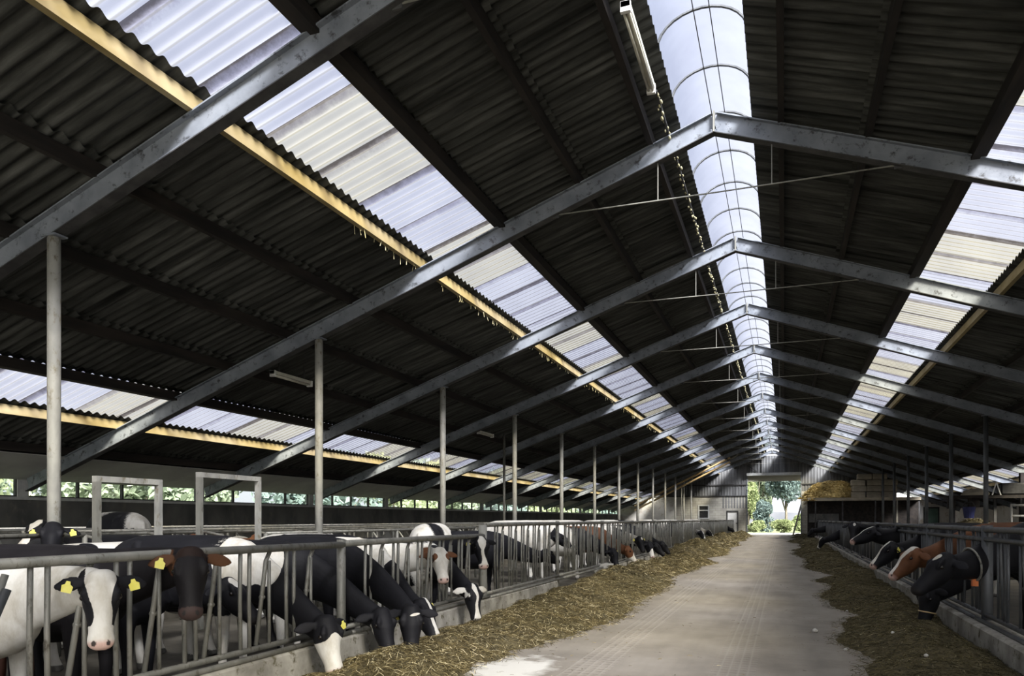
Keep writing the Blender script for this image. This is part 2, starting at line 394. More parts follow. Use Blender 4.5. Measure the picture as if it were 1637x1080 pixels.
# ---------------------------------------------------------------- roof
PITCH = .177
def corrugated(name, m, side, a, b, y0, y1, lift_a=0.0, lift_b=0.0, step=PITCH / 8, amp=.024):
    """one row of corrugated sheets from offset a (upper) to b (lower) on side -1 / +1"""
    n = int(round((y1 - y0) / step)); ys = y0 + np.arange(n + 1) * step
    wv = amp * np.cos(2 * np.pi * ys / PITCH)
    V_ = np.zeros((2 * (n + 1), 3))
    V_[0::2, 0] = XR + side * a; V_[1::2, 0] = XR + side * b
    V_[0::2, 1] = ys; V_[1::2, 1] = ys
    V_[0::2, 2] = zs(a) + wv + lift_a; V_[1::2, 2] = zs(b) + wv + lift_b
    i = np.arange(n) * 2
    F = np.stack([i, i + 1, i + 3, i + 2], 1) if side > 0 else np.stack([i, i + 2, i + 3, i + 1], 1)
    me = bpy.data.meshes.new(name); me.from_pydata(V_.tolist(), [], F.tolist()); me.update()
    me.polygons.foreach_set('use_smooth', [True] * len(me.polygons)); me.materials.append(m)
    o = bpy.data.objects.new(name, me); COL.objects.link(o); return struct(o)
YR1 = YE + .25
rows = [(.50, 2.0), (2.0, 3.33), (4.66, 5.98), (5.98, 7.30), (7.30, 8.60), (8.60, 9.92), (11.24, 12.56), (12.56, 14.1)]
for side in (-1, 1):
    for a, b in rows:
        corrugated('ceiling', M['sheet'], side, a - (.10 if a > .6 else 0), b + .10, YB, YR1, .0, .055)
    for a, b in ((3.33, 4.66), (9.92, 11.24)):
        # one rooflight band per bay
        for k in range(-4, 12):
            ya = Y0 + k * BAY; yb = min(ya + BAY, YR1)
            if ya < YB: ya = YB
            corrugated('window_1', M['rooflight'], side, a - .10, b + .12, ya, yb, .0, .055)
# purlins
pnames = {0: 'ridge upstand', 1: 'upper', 2: 'top of the upper rooflight band', 3: 'foot of the upper rooflight band', 4: 'first below the upper rooflight band', 5: 'second below the upper rooflight band', 6: 'third below the upper rooflight band', 7: 'top of the lower rooflight band', 8: 'foot of the lower rooflight band', 9: 'close to the eaves', 10: 'eaves'}
for side in (-1, 1):
    sn = 'left' if side < 0 else 'right'
    for i, off in enumerate(PUR):
        yel = i in (3, 8)
        x = XR + side * (off + (.03 if yel else 0)); z1 = zs(off) - .03; z0 = zr(off)
        hw_ = .085 if i in (2, 7) else .04; x -= side * (.055 if i in (2, 7) else 0)  # purlins above the rooflights widened to stand for the shadow beside them too
        b = MB(); b.box(x - hw_, x + hw_, YB, YE, z0, z1 - (.0 if not yel else -.0))
        o = b.build('roof_purlin', M['wood_yellow'] if yel else M['wood_dark'])
        tag(o, ('yellow timber purlin, ' if yel else 'dark timber purlin, ') + pnames[i] + ', %s slope' % sn, 'purlin', 'purlins of the %s roof slope' % sn)
# ridge vault
def arch_pts(n=14, w=.54, h=.40, z0=None):
    z0 = zs(.5) + .03 if z0 is None else z0
    return [(XR - w * math.cos(math.pi * i / n), z0 + h * math.sin(math.pi * i / n)) for i in range(n + 1)]
ap = arch_pts()
for k in range(-4, 12):
    ya = max(Y0 + k * BAY, YB); yb = min(ya + BAY, YR1) if k > -4 else Y0 - 3 * BAY
    b = MB(); b.add([(x, y, z) for y in (ya, yb) for x, z in ap], [(i, i + 1, i + 16, i + 15) for i in range(14)])
    struct(b.build('window_2', M['ridge_light'], smooth=True))
b = MB(); ry = 10.56 - 1.25 * 6
yy = ry; nr = 0
while yy < YE:
    if yy > 7.5:
        b = MB(); b.tube([(x, yy, z - .02) for x, z in ap], .02, 6)
        tag(b.build('glazing_rib', M['galv_dark']), 'thin curved metal rib across the vaulted ridge rooflight', 'rib', 'ribs of the vaulted ridge rooflight')
    yy += 1.25
# flat crown capping strip and two wires under the vault
for dx in (-.10, .09, ):
    b = MB(); b.bar((XR + dx, YB, ap[7][1] - .03), (XR + dx, YE, ap[7][1] - .03), .012, .012)
    tag(b.build('glazing_bar', M['galv_dark']), 'thin lengthwise bar %s of the ridge rooflight crown' % ('left' if dx < 0 else 'right'), 'bar')

# portal frames
def rafter_z(off): return zr(off) - .14
for n, k in enumerate(FRAMES):
    y = Y0 + k * BAY
    fr = empty('roof_frame', (XR, y, 0))
    tag(fr, '%s grey steel roof frame spanning the barn from wall to wall' % ORD[n], 'frame', 'steel roof frames')
    for side in (-1, 1):
        b = MB(); b.ibeam((0, 0, rafter_z(0)), (side * (HALF - .15), 0, rafter_z(HALF - .15)), .13, .27)
        b.build('rafter', M['steel'], fr)
        b = MB(); b.bar((0, 0, rafter_z(0) - .15), (side * (HALF - .15), 0, rafter_z(HALF - .15) - .15), .14, .012); b.build('shaded_flange', M['steel_dark'], fr)  # extra dark plate: shade on the rafter's underside put into its colour
        b = MB(); b.ibeam((side * (HALF - .17), 0, -.1), (side * (HALF - .17), 0, rafter_z(HALF - .15) + .1), .2, .2)
        b.build('column', M['steel'], fr)
    b = MB(); b.box(-.012, .012, -.075, .075, rafter_z(0) - .15, rafter_z(0) + .145); b.build('apex_plate', M['galv'], fr)
    b = MB(); b.tube([(-2.38, 0, 6.10), (0, 0, 6.09), (2.34, 0, 6.10)], .011, 6); b.build('tie_rod', M['galv'], fr)
    for sx in (-.8, .78):
        b = MB(); b.tube([(sx, 0, rafter_z(.8) - .12), (sx, 0, 6.10)], .008, 6); b.build('hanger_rod', M['galv'], fr)
    for side in (-1, 1):
        b = MB(); b.box(side * 2.36 - .05, side * 2.36 + .05, -.012, .012, 6.05, rafter_z(2.36) - .13); b.build('tie_bracket', M['steel_dark'], fr)
# posts
for side in (-1, 1):
    sn = 'left' if side < 0 else 'right'
    off = 6.65
    for n, k in enumerate(FRAMES):
        y = Y0 + k * BAY; x = XR + side * off
        if side > 0 and k < 2: continue
        po = empty('roof_post', (x, y, -.1))
        nn = n if side < 0 else n - 3
        tag(po, '%s round steel post of the %s row holding the roof' % (ORD[nn], sn), 'post', 'round roof posts, %s row' % sn)
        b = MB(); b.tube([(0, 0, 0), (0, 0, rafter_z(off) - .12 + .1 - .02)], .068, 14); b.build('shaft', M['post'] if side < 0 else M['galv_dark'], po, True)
        b = MB(); b.box(-.11, .11, -.08, .08, rafter_z(off) - .155 + .1, rafter_z(off) - .135 + .1); b.build('top_plate', M['steel'], po)
b = MB(); b.tube([(-9.0, 23.84, -.1), (-9.0, 23.84, zr(8.05))], .045, 10); tag(b.build('roof_post', M['galv'], smooth=True), 'thin steel post standing alone behind the left row of posts', 'post')

# ---------------------------------------------------------------- walls
XL_, XRW = XR - HALF, XR + HALF
zsill, ztop = 1.88, 2.27
b = MB(); b.box(XL_ - .15, XL_, YB, YE, -.1, zsill - .06); struct(b.build('wall_left', M['wall_dark']))
b = MB(); b.box(XL_ - .15, XL_ + .05, YB, YE, zsill - .06, zsill); struct(b.build('trim_2', M['white_pvc']))
b = MB(); b.box(XRW, XRW + .15, YB, YE, -.1, 2.35); struct(b.build('wall_right', M['lime']))
b = MB(); b.box(XRW, XRW + .12, YB, YE, ztop, zs(HALF) + .02); struct(b.build('wall_right', M['lining']))
# upper left wall board between window heads and roof, sloping lining board seen under the eaves
b = MB(); b.box(XL_ - .12, XL_, YB, YE, ztop, zs(HALF) + .02); struct(b.build('wall_left', M['lining']))
# eaves lining panel
b = MB()
zc = zr(12.62) - .02
b.add([(XR - 12.62, YB, zc), (XR - 13.8, YB, zr(13.8) - .02), (XR - 13.8, YE, zr(13.8) - .02), (XR - 12.62, YE, zc),
       (XR - 12.62, YB, zc + .015), (XR - 13.8, YB, zr(13.8) - .005), (XR - 13.8, YE, zr(13.8) - .005), (XR - 12.62, YE, zc + .015)],
      [(0, 1, 2, 3), (7, 6, 5, 4), (0, 4, 5, 1), (1, 5, 6, 2), (2, 6, 7, 3), (3, 7, 4, 0)])
struct(b.build('ceiling', M['lining'] if 'lining' in M else M['wall_dark']))
# side windows: one per bay, three panes each
for k in range(-2, 12):
    ya = Y0 + k * BAY + .12; yb = Y0 + (k + 1) * BAY - .12
    fr = MB(); t = .045
    fr.box(XL_ - .09, XL_ - .03, ya, yb, zsill, zsill + .03); fr.box(XL_ - .09, XL_ - .03, ya, yb, ztop - .03, ztop)
    q = (yb - ya) / 4
    for i in range(5):
        yy = ya + q * i; fr.box(XL_ - .09, XL_ - .02, yy - t / 2, yy + t / 2, zsill, ztop)
    wo_ = struct(fr.build('window_3', M['steel_dark']))
    g = MB(); g.box(XL_ - .066, XL_ - .06, ya, yb, zsill + .03, ztop - .03); g.build('window_glass', M['glass'], wo_)
    b = MB(); b.box(XL_ - .12, XL_ + .01, yb, yb + .24, zsill, ztop + .02); struct(b.build('trim_3', M['white_pvc']))
# end wall -------------------------------------------------------------
def profiled(name, m, x0, x1, z0, z1f, y, period=.25, depth=.035):
    """trapezoidal cladding, top edge following z1f(x)"""
    xs = []; x = x0; i = 0
    while x < x1 - 1e-6:
        for dx, dy in ((0, 0), (.09, 0), (.12, depth), (.22, depth)):
            if x + dx < x1: xs.append((x + dx, dy))
        x += period
    xs.append((x1, 0))
    vs = []
    for px, dy in xs: vs += [(px, y - dy, z0), (px, y - dy, z1f(px))]
    b = MB(); b.add(vs, [(2 * i, 2 * i + 2, 2 * i + 3, 2 * i + 1) for i in range(len(xs) - 1)])
    # back skin
    b.add([(x0, y + .04, z0), (x1, y + .04, z0), (x1, y + .04, z1f(x1)), (x0, y + .04, z1f(x0))], [(0, 1, 2, 3)])
    return struct(b.build(name, m))
ztopf = lambda x: zs(abs(x - XR)) - .03
DX0, DX1, DZ = -3.16, 1.35, 4.82
def cladrect(x0, x1, z0, zf): profiled('wall_back', M['cladding'], x0, x1, z0, zf, YE)
cladrect(XL_, DX0, 3.52, ztopf)
cladrect(DX0, XR, 5.6, ztopf); cladrect(XR, DX1, 5.6, ztopf)
cladrect(DX1, XRW, 3.9, ztopf)
cladrect(-5.46, DX0, 2.42, lambda x: 3.6)
def wallbox(x0, x1, z0, z1, m=M['block']):
    b = MB(); b.box(x0, x1, YE - .03, YE + .2, z0, z1); return struct(b.build('wall_back', m))
# left blockwork with window and small door openings
wallbox(XL_, -9.7, -.3, 3.52, M['white_paint']); wallbox(-9.7, -7.54, -.3, 3.52)
wallbox(-7.54, -6.52, -.3, 1.45); wallbox(-7.54, -6.52, 2.75, 3.52)
wallbox(-6.52, -5.0, -.3, 3.52); wallbox(-5.0, -3.95, 2.2, 3.52); wallbox(-3.95, DX0, -.3, 3.52)
wallbox(DX1, 2.9, -.3, 3.9); wallbox(2.9, 8.5, -.3, 3.9, M['white_paint']); wallbox(8.5, XRW, -.3, 3.9, M['lime'])  # right end piece in whiter wash, painting in the light falling there
# rails of the cladding
for z in (4.55, 3.55):
    b = MB(); b.box(XL_, DX0, YE - .12, YE - .05, z - .05, z + .05); struct(b.build('trim_4', M['steel_dark']))
b = MB(); b.box(DX1, XRW, YE - .12, YE - .05, 4.5, 4.6); struct(b.build('trim_4', M['steel_dark']))
# posts of the gable
for n, x in enumerate((-9.75, -8.2, DX0 - .14, DX1 + .14, 6.0)):
    b = MB(); b.ibeam((x, YE - .16, 0), (x, YE - .16, ztopf(x) - .1), .14, .14)
    tag(b.build('gable_post', M['steel']), ['far left', 'inner left', 'steel post left of the open door,', 'steel post right of the open door,', 'far right'][n] + ' upright against the end wall', 'post')
# window in blockwork
f = MB()
for x0, x1, z0, z1 in ((-7.54, -7.42, 1.45, 2.75), (-6.64, -6.52, 1.45, 2.75), (-7.42, -6.64, 1.45, 1.55), (-7.42, -6.64, 2.63, 2.75), (-7.42, -6.64, 2.18, 2.28)):
    f.box(x0, x1, YE - .08, YE + .02, z0, z1)
wd = struct(f.build('window_4', M['white_pvc']))
g = MB(); g.box(-7.42, -6.64, YE, YE + .02, 1.55, 2.63); g.build('window_glass', M['black'], wd)
# small door
f = MB(); f.box(-5.0, -4.9, YE - .06, YE + .1, 0, 2.2); f.box(-4.05, -3.95, YE - .06, YE + .1, 0, 2.2); f.box(-4.9, -4.05, YE - .06, YE + .1, 2.1, 2.2)
dr = struct(f.build('door_1', M['steel_dark']))
g = MB(); g.box(-4.9, -4.05, YE + .02, YE + .06, 0, 2.1); g.build('door_panel', M['sheet_steel_white'], dr)
g = MB(); g.box(-4.16, -4.10, YE - .03, YE + .02, 1.0, 1.1); g.build('door_handle', M['steel_dark'], dr)
# open overhead door: frame, roller box, folded blind
f = MB(); f.box(DX0 - .08, DX0, YE - .1, YE + .2, 0, 5.6); f.box(DX1, DX1 + .08, YE - .1, YE + .2, 0, 5.6)
dr = struct(f.build('door_2', M['steel']))
g = MB(); g.box(DX0, DX1, YE - .02, YE + .02, DZ, 5.35)
for i in range(6): g.box(DX0, DX1, YE - .05, YE - .02, DZ + .09 * i, DZ + .09 * i + .05)
g.build('rolled_blind', M['blind'], dr)
g = MB(); g.box(DX0 - .05, DX1 + .05, YE - .45, YE - .05, 5.35, 5.58); g.build('roller_box', M['white_pvc'], dr)
b = MB()
for x in np.linspace(DX0 + .2, DX1 - .2, 5): b.box(x - .02, x + .02, YE - .12, YE - .06, 5.58, 6.9)
b.bar((DX0, YE - .1, 6.3), (DX0 + .9, YE - .1, 5.65), .05, .05)
struct(b.build('trim_5', M['steel_dark']))
# louvred box at the end of the ridge
e = empty('ridge_vent_box', (XR, YE - 1.9, 7.0)); tag(e, 'pale vent box with a dark slot closing the far end of the ridge', 'vent')
b = MB(); b.box(-.75, -.35, 0, .3, -.02, .7); b.box(.35, .75, 0, .3, -.02, .7); b.box(-.35, .35, 0, .3, .42, .7); b.box(-.35, .35, 0, .3, -.02, .1); b.build('housing', M['sheet_steel_white'], e)
b = MB(); b.box(-.35, .35, .12, .16, .1, .42); b.build('dark_slot', M['black'], e)

# ---------------------------------------------------------------- feed fences
def fence_panel(name, x, ya, yb, top, lowz, label, m, side, end_post=True, bar_r=.017, slot=.64, drop=0.0, seed=0, post_w=.09, double=False, rail_r=.033):
    e = empty(name, (x, ya, 0)); L = yb - ya; r2 = random.Random(seed)
    tag(e, label, 'fence', 'feed fence panels, %s side' % ('left' if side < 0 else 'right'))
    b = MB(); b.tube([(0, 0, top), (0, L / 2, top + .006), (0, L, top)], rail_r, 12); b.build('top_rail', m, e, True)
    b = MB(); b.tube([(0, 0, lowz), (0, L, lowz)], .026, 10); b.build('bottom_rail', m, e, True)
    b = MB(); b.tube([(-side * .09, 0, lowz - .045), (-side * .09, L, lowz - .045)], .024, 8); b.build('bottom_rail', m, e, True)
    if double:
        b = MB(); b.tube([(side * -.0, 0, top - .11), (0, L, top - .11)], .028, 10); b.build('upper_rail', m, e, True)
    if end_post:
        b = MB(); b.tube([(side * .02, L, -.1), (side * .02, L, top + .05)], post_w / 2, 14); b.build('post', m, e, True)
    n = int((L - .16) / slot)
    s0 = (L - n * slot) / 2
    for i in range(n):
        y = s0 + i * slot
        j = r2.uniform(-.02, .02)
        for dy in (0.06, .17):
            b = MB(); b.tube([(side * .0, y + dy, top - .02), (side * .006, y + dy, (top + lowz) / 2), (0, y + dy, lowz)], bar_r, 8); b.build('bar', m, e, True)
        # swinging lock bar, leaning
        b = MB(); b.tube([(side * .015, y + .47 + j, top - .015), (side * .02, y + .42 + j, top - .10), (side * .02, y + .29 + j, lowz + .02)], bar_r * 1.1, 8)
        b.tube([(side * .02, y + .36 + j - .012, lowz + .42), (side * .02, y + .36 + j + .03, lowz + .42)], bar_r * 1.15, 8)
        b.build('lock_bar', m, e, True)
        b = MB(); b.tube([(0, y + .42, top - .10), (0, y + .42, lowz)], bar_r * .9, 8); b.build('bar', m, e, True)
    return e
posts_l = [2.72, 6.44, 10.18, 14.02, 17.87]
fence_panel('feed_fence', FL, -.9, 2.70, 1.165, .335, 'low pipe feed fence panel at the left picture edge beside the white cow', M['galv'], -1, seed=1, slot=.62)
fence_panel('feed_fence', FL, 2.72, 6.44, 1.165, .335, 'low pipe feed fence panel with the white-faced and black cows looking out', M['galv'], -1, seed=2, slot=.60)
fence_panel('feed_fence', FL, 6.46, 10.16, 1.175, .335, 'low pipe feed fence panel with several black cows reaching down to the hay', M['galv'], -1, seed=3, slot=.60)
ordn = ['first', 'second', 'third', 'fourth', 'fifth', 'sixth', 'seventh', 'eighth', 'ninth', 'tenth', 'eleventh', 'twelfth', 'thirteenth', 'fourteenth', 'fifteenth', 'sixteenth', 'seventeenth', 'eighteenth']
for i in range(15):
    ya = 10.20 + 3.84 * i
    fence_panel('feed_fence', FL, ya, ya + 3.82, 1.335, .32, 'tall pipe feed fence panel on the left, %s beyond the low panels' % ordn[i], M['galv'], -1, seed=10 + i, slot=.62, bar_r=.015, post_w=.1 if i % 2 else .07)
b = MB(); b.tube([(FL - .02, 10.18, -.1), (FL - .02, 10.18, 1.335)], .062, 16); tag(b.build('fence_post', M['post'], smooth=True), 'stout pale fence post where the low left fence meets the tall one', 'post')
pr = [2.75 + 3.575 * i for i in range(19)]
for i in range(18):
    fence_panel('feed_fence', FR, pr[i], pr[i + 1] - .02, 1.30, .33, 'shaded pipe feed fence panel on the right, %s from the camera' % ordn[i], M['galv_dark'], 1, seed=40 + i, slot=.80, bar_r=.016, post_w=.12, double=i < 6)  # pipe painted darker than on the left, for the shade on this side
# diagonal brace and clamp at the picture's left edge
e = empty('gate_strut', (-4.05, 2.9, .33)); tag(e, 'slanting dark steel strut with a clamp in front of the white cow at far left', 'strut')
b = MB(); b.tube([(0, -.42, -.25), (0, .02, .70)], .024, 12); b.build('strut_pipe', M['galv_dark'], e, True)
b = MB(); b.tube([(-.03, -.28, -.3), (-.03, -.16, .25), (-.04, .04, .78)], .02, 10); b.build('strut_pipe', M['galv'], e, True)
b = MB(); b.box(-.06, .03, -.235, -.13, .17, .22); b.build('clamp', M['galv'], e)

# ---------------------------------------------------------------- cows
def frame_tube(V_, F_, pts, sides, wd, hg, n=20, flat=None):
    """elliptical loft; pts (k,3), sides: lateral axis per ring, wd half width, hg half height"""
    k = len(pts); base = len(V_)
    for i in range(k):
        t = pts[min(i + 1, k - 1)] - pts[max(i - 1, 0)]; t = t / np.linalg.norm(t)
        s = sides[i] - t * np.dot(sides[i], t); s = s / np.linalg.norm(s); u = np.cross(t, s)
        for j in range(n):
            a = 2 * math.pi * j / n; ca, sa = math.cos(a), math.sin(a)
            V_.append(pts[i] + s * ca * wd[i] + u * sa * hg[i])
    for i in range(k - 1):
        for j in range(n):
            a = base + i * n + j; b_ = base + i * n + (j + 1) % n; F_.append((a, b_, b_ + n, a + n))
    c0 = len(V_); V_.append(pts[0]); c1 = len(V_); V_.append(pts[-1])
    for j in range(n):
        F_.append((c0, base + (j + 1) % n, base + j)); F_.append((c1, base + (k - 1) * n + j, base + (k - 1) * n + (j + 1) % n))

def bez(p0, p1, p2, p3, n):
    t = np.linspace(0, 1, n)[:, None]
    return (1 - t) ** 3 * p0 + 3 * (1 - t) ** 2 * t * p1 + 3 * (1 - t) * t ** 2 * p2 + t ** 3 * p3
nz = lambda v: v / np.linalg.norm(v)

def field(q, seed, freq=4.0):
    """smooth random field with unit-ish variance"""
    g = np.random.RandomState(seed); out = np.zeros(len(q)); K = 26
    for i in range(K):
        d = g.normal(size=3); d /= np.linalg.norm(d); f = freq * g.uniform(.5, 1.6)
        out += np.cos(q @ (d * f) + g.uniform(0, 6.28)) * (1.2 if f < freq else .7)
    return out / math.sqrt(K / 2)

def coat_material(name, dark, light=(.60, .585, .54), alt=(.22, .085, .03)):
    m, nt, out = nmat(name)
    b = nt.nodes.new('ShaderNodeBsdfPrincipled'); nt.links.new(b.outputs[0], out.inputs[0])
    b.inputs['Roughness'].default_value = .6; b.inputs['Specular IOR Level'].default_value = .17
    at = nt.nodes.new('ShaderNodeAttribute'); at.attribute_name = 'coat'
    s = nt.nodes.new('ShaderNodeSeparateColor'); nt.links.new(at.outputs['Color'], s.inputs[0])
    v = coords(nt)
    nn = noise(nt, v, 38, 4, .7)
    a = N(nt, 'ShaderNodeMath', operation='MULTIPLY_ADD'); nt.links.new(nn, a.inputs[0]); a.inputs[1].default_value = .22; nt.links.new(s.outputs[0], a.inputs[2])
    f = ramp(nt, a.outputs[0], [(.575, (0, 0, 0)), (.645, (1, 1, 1))])
    n2 = noise(nt, coords(nt, (1, 1, .5)), 5, 5, .65)
    dk = ramp(nt, n2, [(.3, tuple(c * .7 for c in dark)), (.75, tuple(c * 1.5 for c in dark))])
    lt = ramp(nt, n2, [(.25, (light[0] * .62, light[1] * .57, light[2] * .48)), (.55, light)])
    dk = mixc(nt, s.outputs[2], dk, alt)
    c = mixc(nt, f, dk, lt)
    c = mixc(nt, s.outputs[1], c, (.50, .30, .25))
    # darker skin of eye rims, nostrils and hooves comes through the alpha channel
    c = mixc(nt, at.outputs['Alpha'], (.02, .018, .018), c)
    nt.links.new(c, b.inputs['Base Color'])
    bp = nt.nodes.new('ShaderNodeBump'); bp.inputs['Strength'].default_value = .25; bp.inputs['Distance'].default_value = .006
    nt.links.new(noise(nt, coords(nt, (1, 1, .3)), 90, 3, .6), bp.inputs['Height']); nt.links.new(bp.outputs[0], b.inputs['Normal'])
    return m
M['coat_black'] = coat_material('black_and_white_coat', (.008, .008, .010))
M['coat_rust'] = coat_material('black_coat_with_brown_points', (.009, .008, .009), alt=(.085, .038, .018))
M['coat_brown'] = coat_material('brown_and_white_coat', (.11, .047, .022), alt=(.16, .075, .035))
M['coat_darkbrown'] = coat_material('dark_brown_coat', (.06, .026, .018))
def eye_material():
    m, nt, out = nmat('dark_eye'); b = nt.nodes.new('ShaderNodeBsdfPrincipled'); nt.links.new(b.outputs[0], out.inputs[0])
    b.inputs['Base Color'].default_value = (.008, .006, .005, 1); b.inputs['Roughness'].default_value = .08; return m
M['eye'] = eye_material()

def uv_ball(c, r, axes=None, n=10):
    vs, fs = [], []
    for i in range(n + 1):
        th = math.pi * i / n
        for j in range(2 * n):
            ph = math.pi * j / n
            vs.append((c[0] + r * math.sin(th) * math.cos(ph), c[1] + r * math.sin(th) * math.sin(ph), c[2] + r * math.cos(th)))
    for i in range(n):
        for j in range(2 * n):
            a = i * 2 * n + j; b_ = i * 2 * n + (j + 1) % (2 * n); fs.append((a, a + 2 * n, b_ + 2 * n, b_))
    return vs, fs

def cow(label, M_, psi, theta, base, hb=0.0, s=.92, seed=0, white=0.0, neckw=None, head='black', coat='coat_black', vox=None, tags=2,
        roll=0.0, ear='dark', nose='dark', group=None, zf=-.1, collar=False, halter=False, spots=(), neck_dir=None, ear_ang=0.0, legs=True, lying=False, mask=None):
    """M_: muzzle tip (world), psi/theta: where the face points (yaw, pitch down), base: neck base on plan, hb: body heading (deg)"""
    psi, theta, hb_ = R(psi), R(theta), R(hb)
    ch, sh = math.cos(hb_), math.sin(hb_)
    # root on the ground under the belly, neck base is .60*s ahead of it
    rx = base[0] - ch * .60 * s; ry = base[1] - sh * .60 * s
    zr_ = zf - (.58 * s if lying else 0)
    def loc(p): d = np.array(p, float) - np.array([rx, ry, zr_]); return np.array([ch * d[0] + sh * d[1], -sh * d[0] + ch * d[1], d[2]])
    def locd(d): return np.array([ch * d[0] + sh * d[1], -sh * d[0] + ch * d[1], d[2]])
    d = locd(np.array([math.cos(psi) * math.cos(theta), math.sin(psi) * math.cos(theta), -math.sin(theta)]))
    nn = locd(np.array([math.cos(psi) * math.sin(theta), math.sin(psi) * math.sin(theta), math.cos(theta)]))
    if roll:
        k = Matrix.Rotation(R(roll), 3, Vector(d)); nn = np.array(k @ Vector(nn))
    lat = np.cross(nn, d)          # animal's left
    HL = .49 * s
    tip = loc(M_); poll = tip - d * HL
    V_, F_ = [], []
    Yax = np.array([0, 1.0, 0])
    def A(*p): return np.array(p, float) * s
    # trunk
    tr = [(-1.00, 1.14, .05, .06), (-.97, 1.13, .13, .16), (-.88, 1.08, .22, .25), (-.70, 1.05, .285, .31), (-.50, 1.03, .29, .34), (-.22, .985, .33, .385), (.08, .98, .33, .39),
          (.30, 1.00, .285, .365), (.48, 1.02, .235, .33), (.62, 1.05, .17, .27), (.72, 1.06, .10, .18)]
    frame_tube(V_, F_, [A(x, 0, z) for x, z, a, b_ in tr], [Yax] * len(tr), [a * s for *_, a, b_ in tr], [b_ * s for *_, a, b_ in tr], 28)
    # hip bones, withers
    for yy_ in (-1, 1):
        frame_tube(V_, F_, [A(-.62, yy_ * .06, 1.27), A(-.55, yy_ * .17, 1.26), A(-.50, yy_ * .245, 1.21)], [np.array([1., 0, 0])] * 3, [.05 * s, .06 * s, .03 * s], [.06 * s, .06 * s, .03 * s], 10)
    frame_tube(V_, F_, [A(.10, 0, 1.28), A(.32, 0, 1.30), A(.5, 0, 1.24)], [Yax] * 3, [.07 * s, .07 * s, .05 * s], [.07 * s, .07 * s, .06 * s], 12)
    # neck
    nb = A(.42, 0, 1.06); ahead = A(1, 0, .05) / s
    pd = poll - nb; L = np.linalg.norm(pd)
    back = nz(-d * .55 - nn * .75)
    pe = poll + d * .07 * s - nn * .06 * s
    p1 = nb + nz(ahead * .6 + nz(pd) * .9) * L * .36
    p2 = pe + nz(back + nz(-pd) * .8) * L * .30
    NP = bez(nb, p1, p2, pe, 12)
    tt = np.linspace(0, 1, 12)
    ns = [nz(Yax * (1 - t) + lat * t + 1e-6) for t in tt]
    nw = np.interp(tt, [0, .3, .7, 1], [.17, .125, .095, .085]) * s
    nh = np.interp(tt, [0, .3, .7, 1], [.29, .225, .155, .12]) * s
    frame_tube(V_, F_, list(NP), ns, nw, nh, 22)
    # head (a along the face, width, height, shift towards the forehead)
    hd = [(-.055, .045, .05, .00), (-.03, .085, .085, -.005), (.04, .105, .11, -.015), (.12, .118, .125, -.025), (.18, .114, .128, -.03), (.25, .094, .114, -.03), (.32, .080, .094, -.022), (.38, .076, .080, -.012),
          (.42, .084, .074, -.008), (.455, .082, .066, -.006), (.48, .066, .050, -.008), (.497, .035, .026, -.010)]
    frame_tube(V_, F_, [poll + d * a * s + nn * e * s for a, w_, h_, e in hd], [lat] * len(hd), [w_ * s for _, w_, h_, e in hd], [h_ * s for _, w_, h_, e in hd], 24)
    # brow ridges and jaw
    for q in (-1, 1):
        frame_tube(V_, F_, [poll + d * a * s + lat * q * b_ * s + nn * e * s for a, b_, e in ((.06, .07, .06), (.125, .095, .065), (.18, .088, .045))], [lat] * 3, [.02 * s, .032 * s, .02 * s], [.02 * s, .028 * s, .02 * s], 8)
        # ear
        up = nz(np.array([0, 0, 1.0])); ez = nz(nn * .25 + d * (-.35))
        e0 = poll + lat * q * .075 * s + d * .02 * s - nn * .01 * s
        ed = nz(lat * q * 1.0 - d * .05 - nn * .28 + np.array([0, 0, -.18 - ear_ang]))
        ew = nz(np.cross(ed, nn)); 
        pts = [e0 + ed * k_ * s for k_ in (0, .04, .10, .16, .205, .225)]
        frame_tube(V_, F_, pts, [ew] * 6, [.022 * s, .034 * s, .056 * s, .052 * s, .03 * s, .01 * s], [.022 * s, .017 * s, .013 * s, .012 * s, .010 * s, .006 * s], 12)
    if legs:
        for q in (-1, 1):
            P_ = [A(.40, q * .13, 1.0), A(.42, q * .155, .82), A(.40, q * .155, .62), A(.41, q * .15, .42), A(.40, q * .15, .22), A(.405, q * .15, .12), A(.43, q * .15, .045), A(.445, q * .15, 0)]
            frame_tube(V_, F_, P_, [Yax] * 8, [.07 * s, .085 * s, .062 * s, .05 * s, .034 * s, .042 * s, .05 * s, .058 * s], [.13 * s, .12 * s, .075 * s, .055 * s, .038 * s, .045 * s, .055 * s, .068 * s], 14)
            P_ = [A(-.72, q * .13, 1.08), A(-.70, q * .17, .90), A(-.66, q * .175, .74), A(-.74, q * .165, .60), A(-.86, q * .15, .46), A(-.85, q * .15, .30), A(-.83, q * .15, .14), A(-.80, q * .15, .05), A(-.785, q * .15, 0)]
            frame_tube(V_, F_, P_, [Yax] * 9, [.11 * s, .115 * s, .10 * s, .065 * s, .042 * s, .036 * s, .042 * s, .05 * s, .058 * s], [.17 * s, .19 * s, .15 * s, .085 * s, .058 * s, .045 * s, .048 * s, .056 * s, .068 * s], 14)
        frame_tube(V_, F_, [A(-.62, 0, .80), A(-.55, 0, .68), A(-.50, 0, .58)], [Yax] * 3, [.13 * s, .17 * s, .10 * s], [.18 * s, .16 * s, .10 * s], 14)
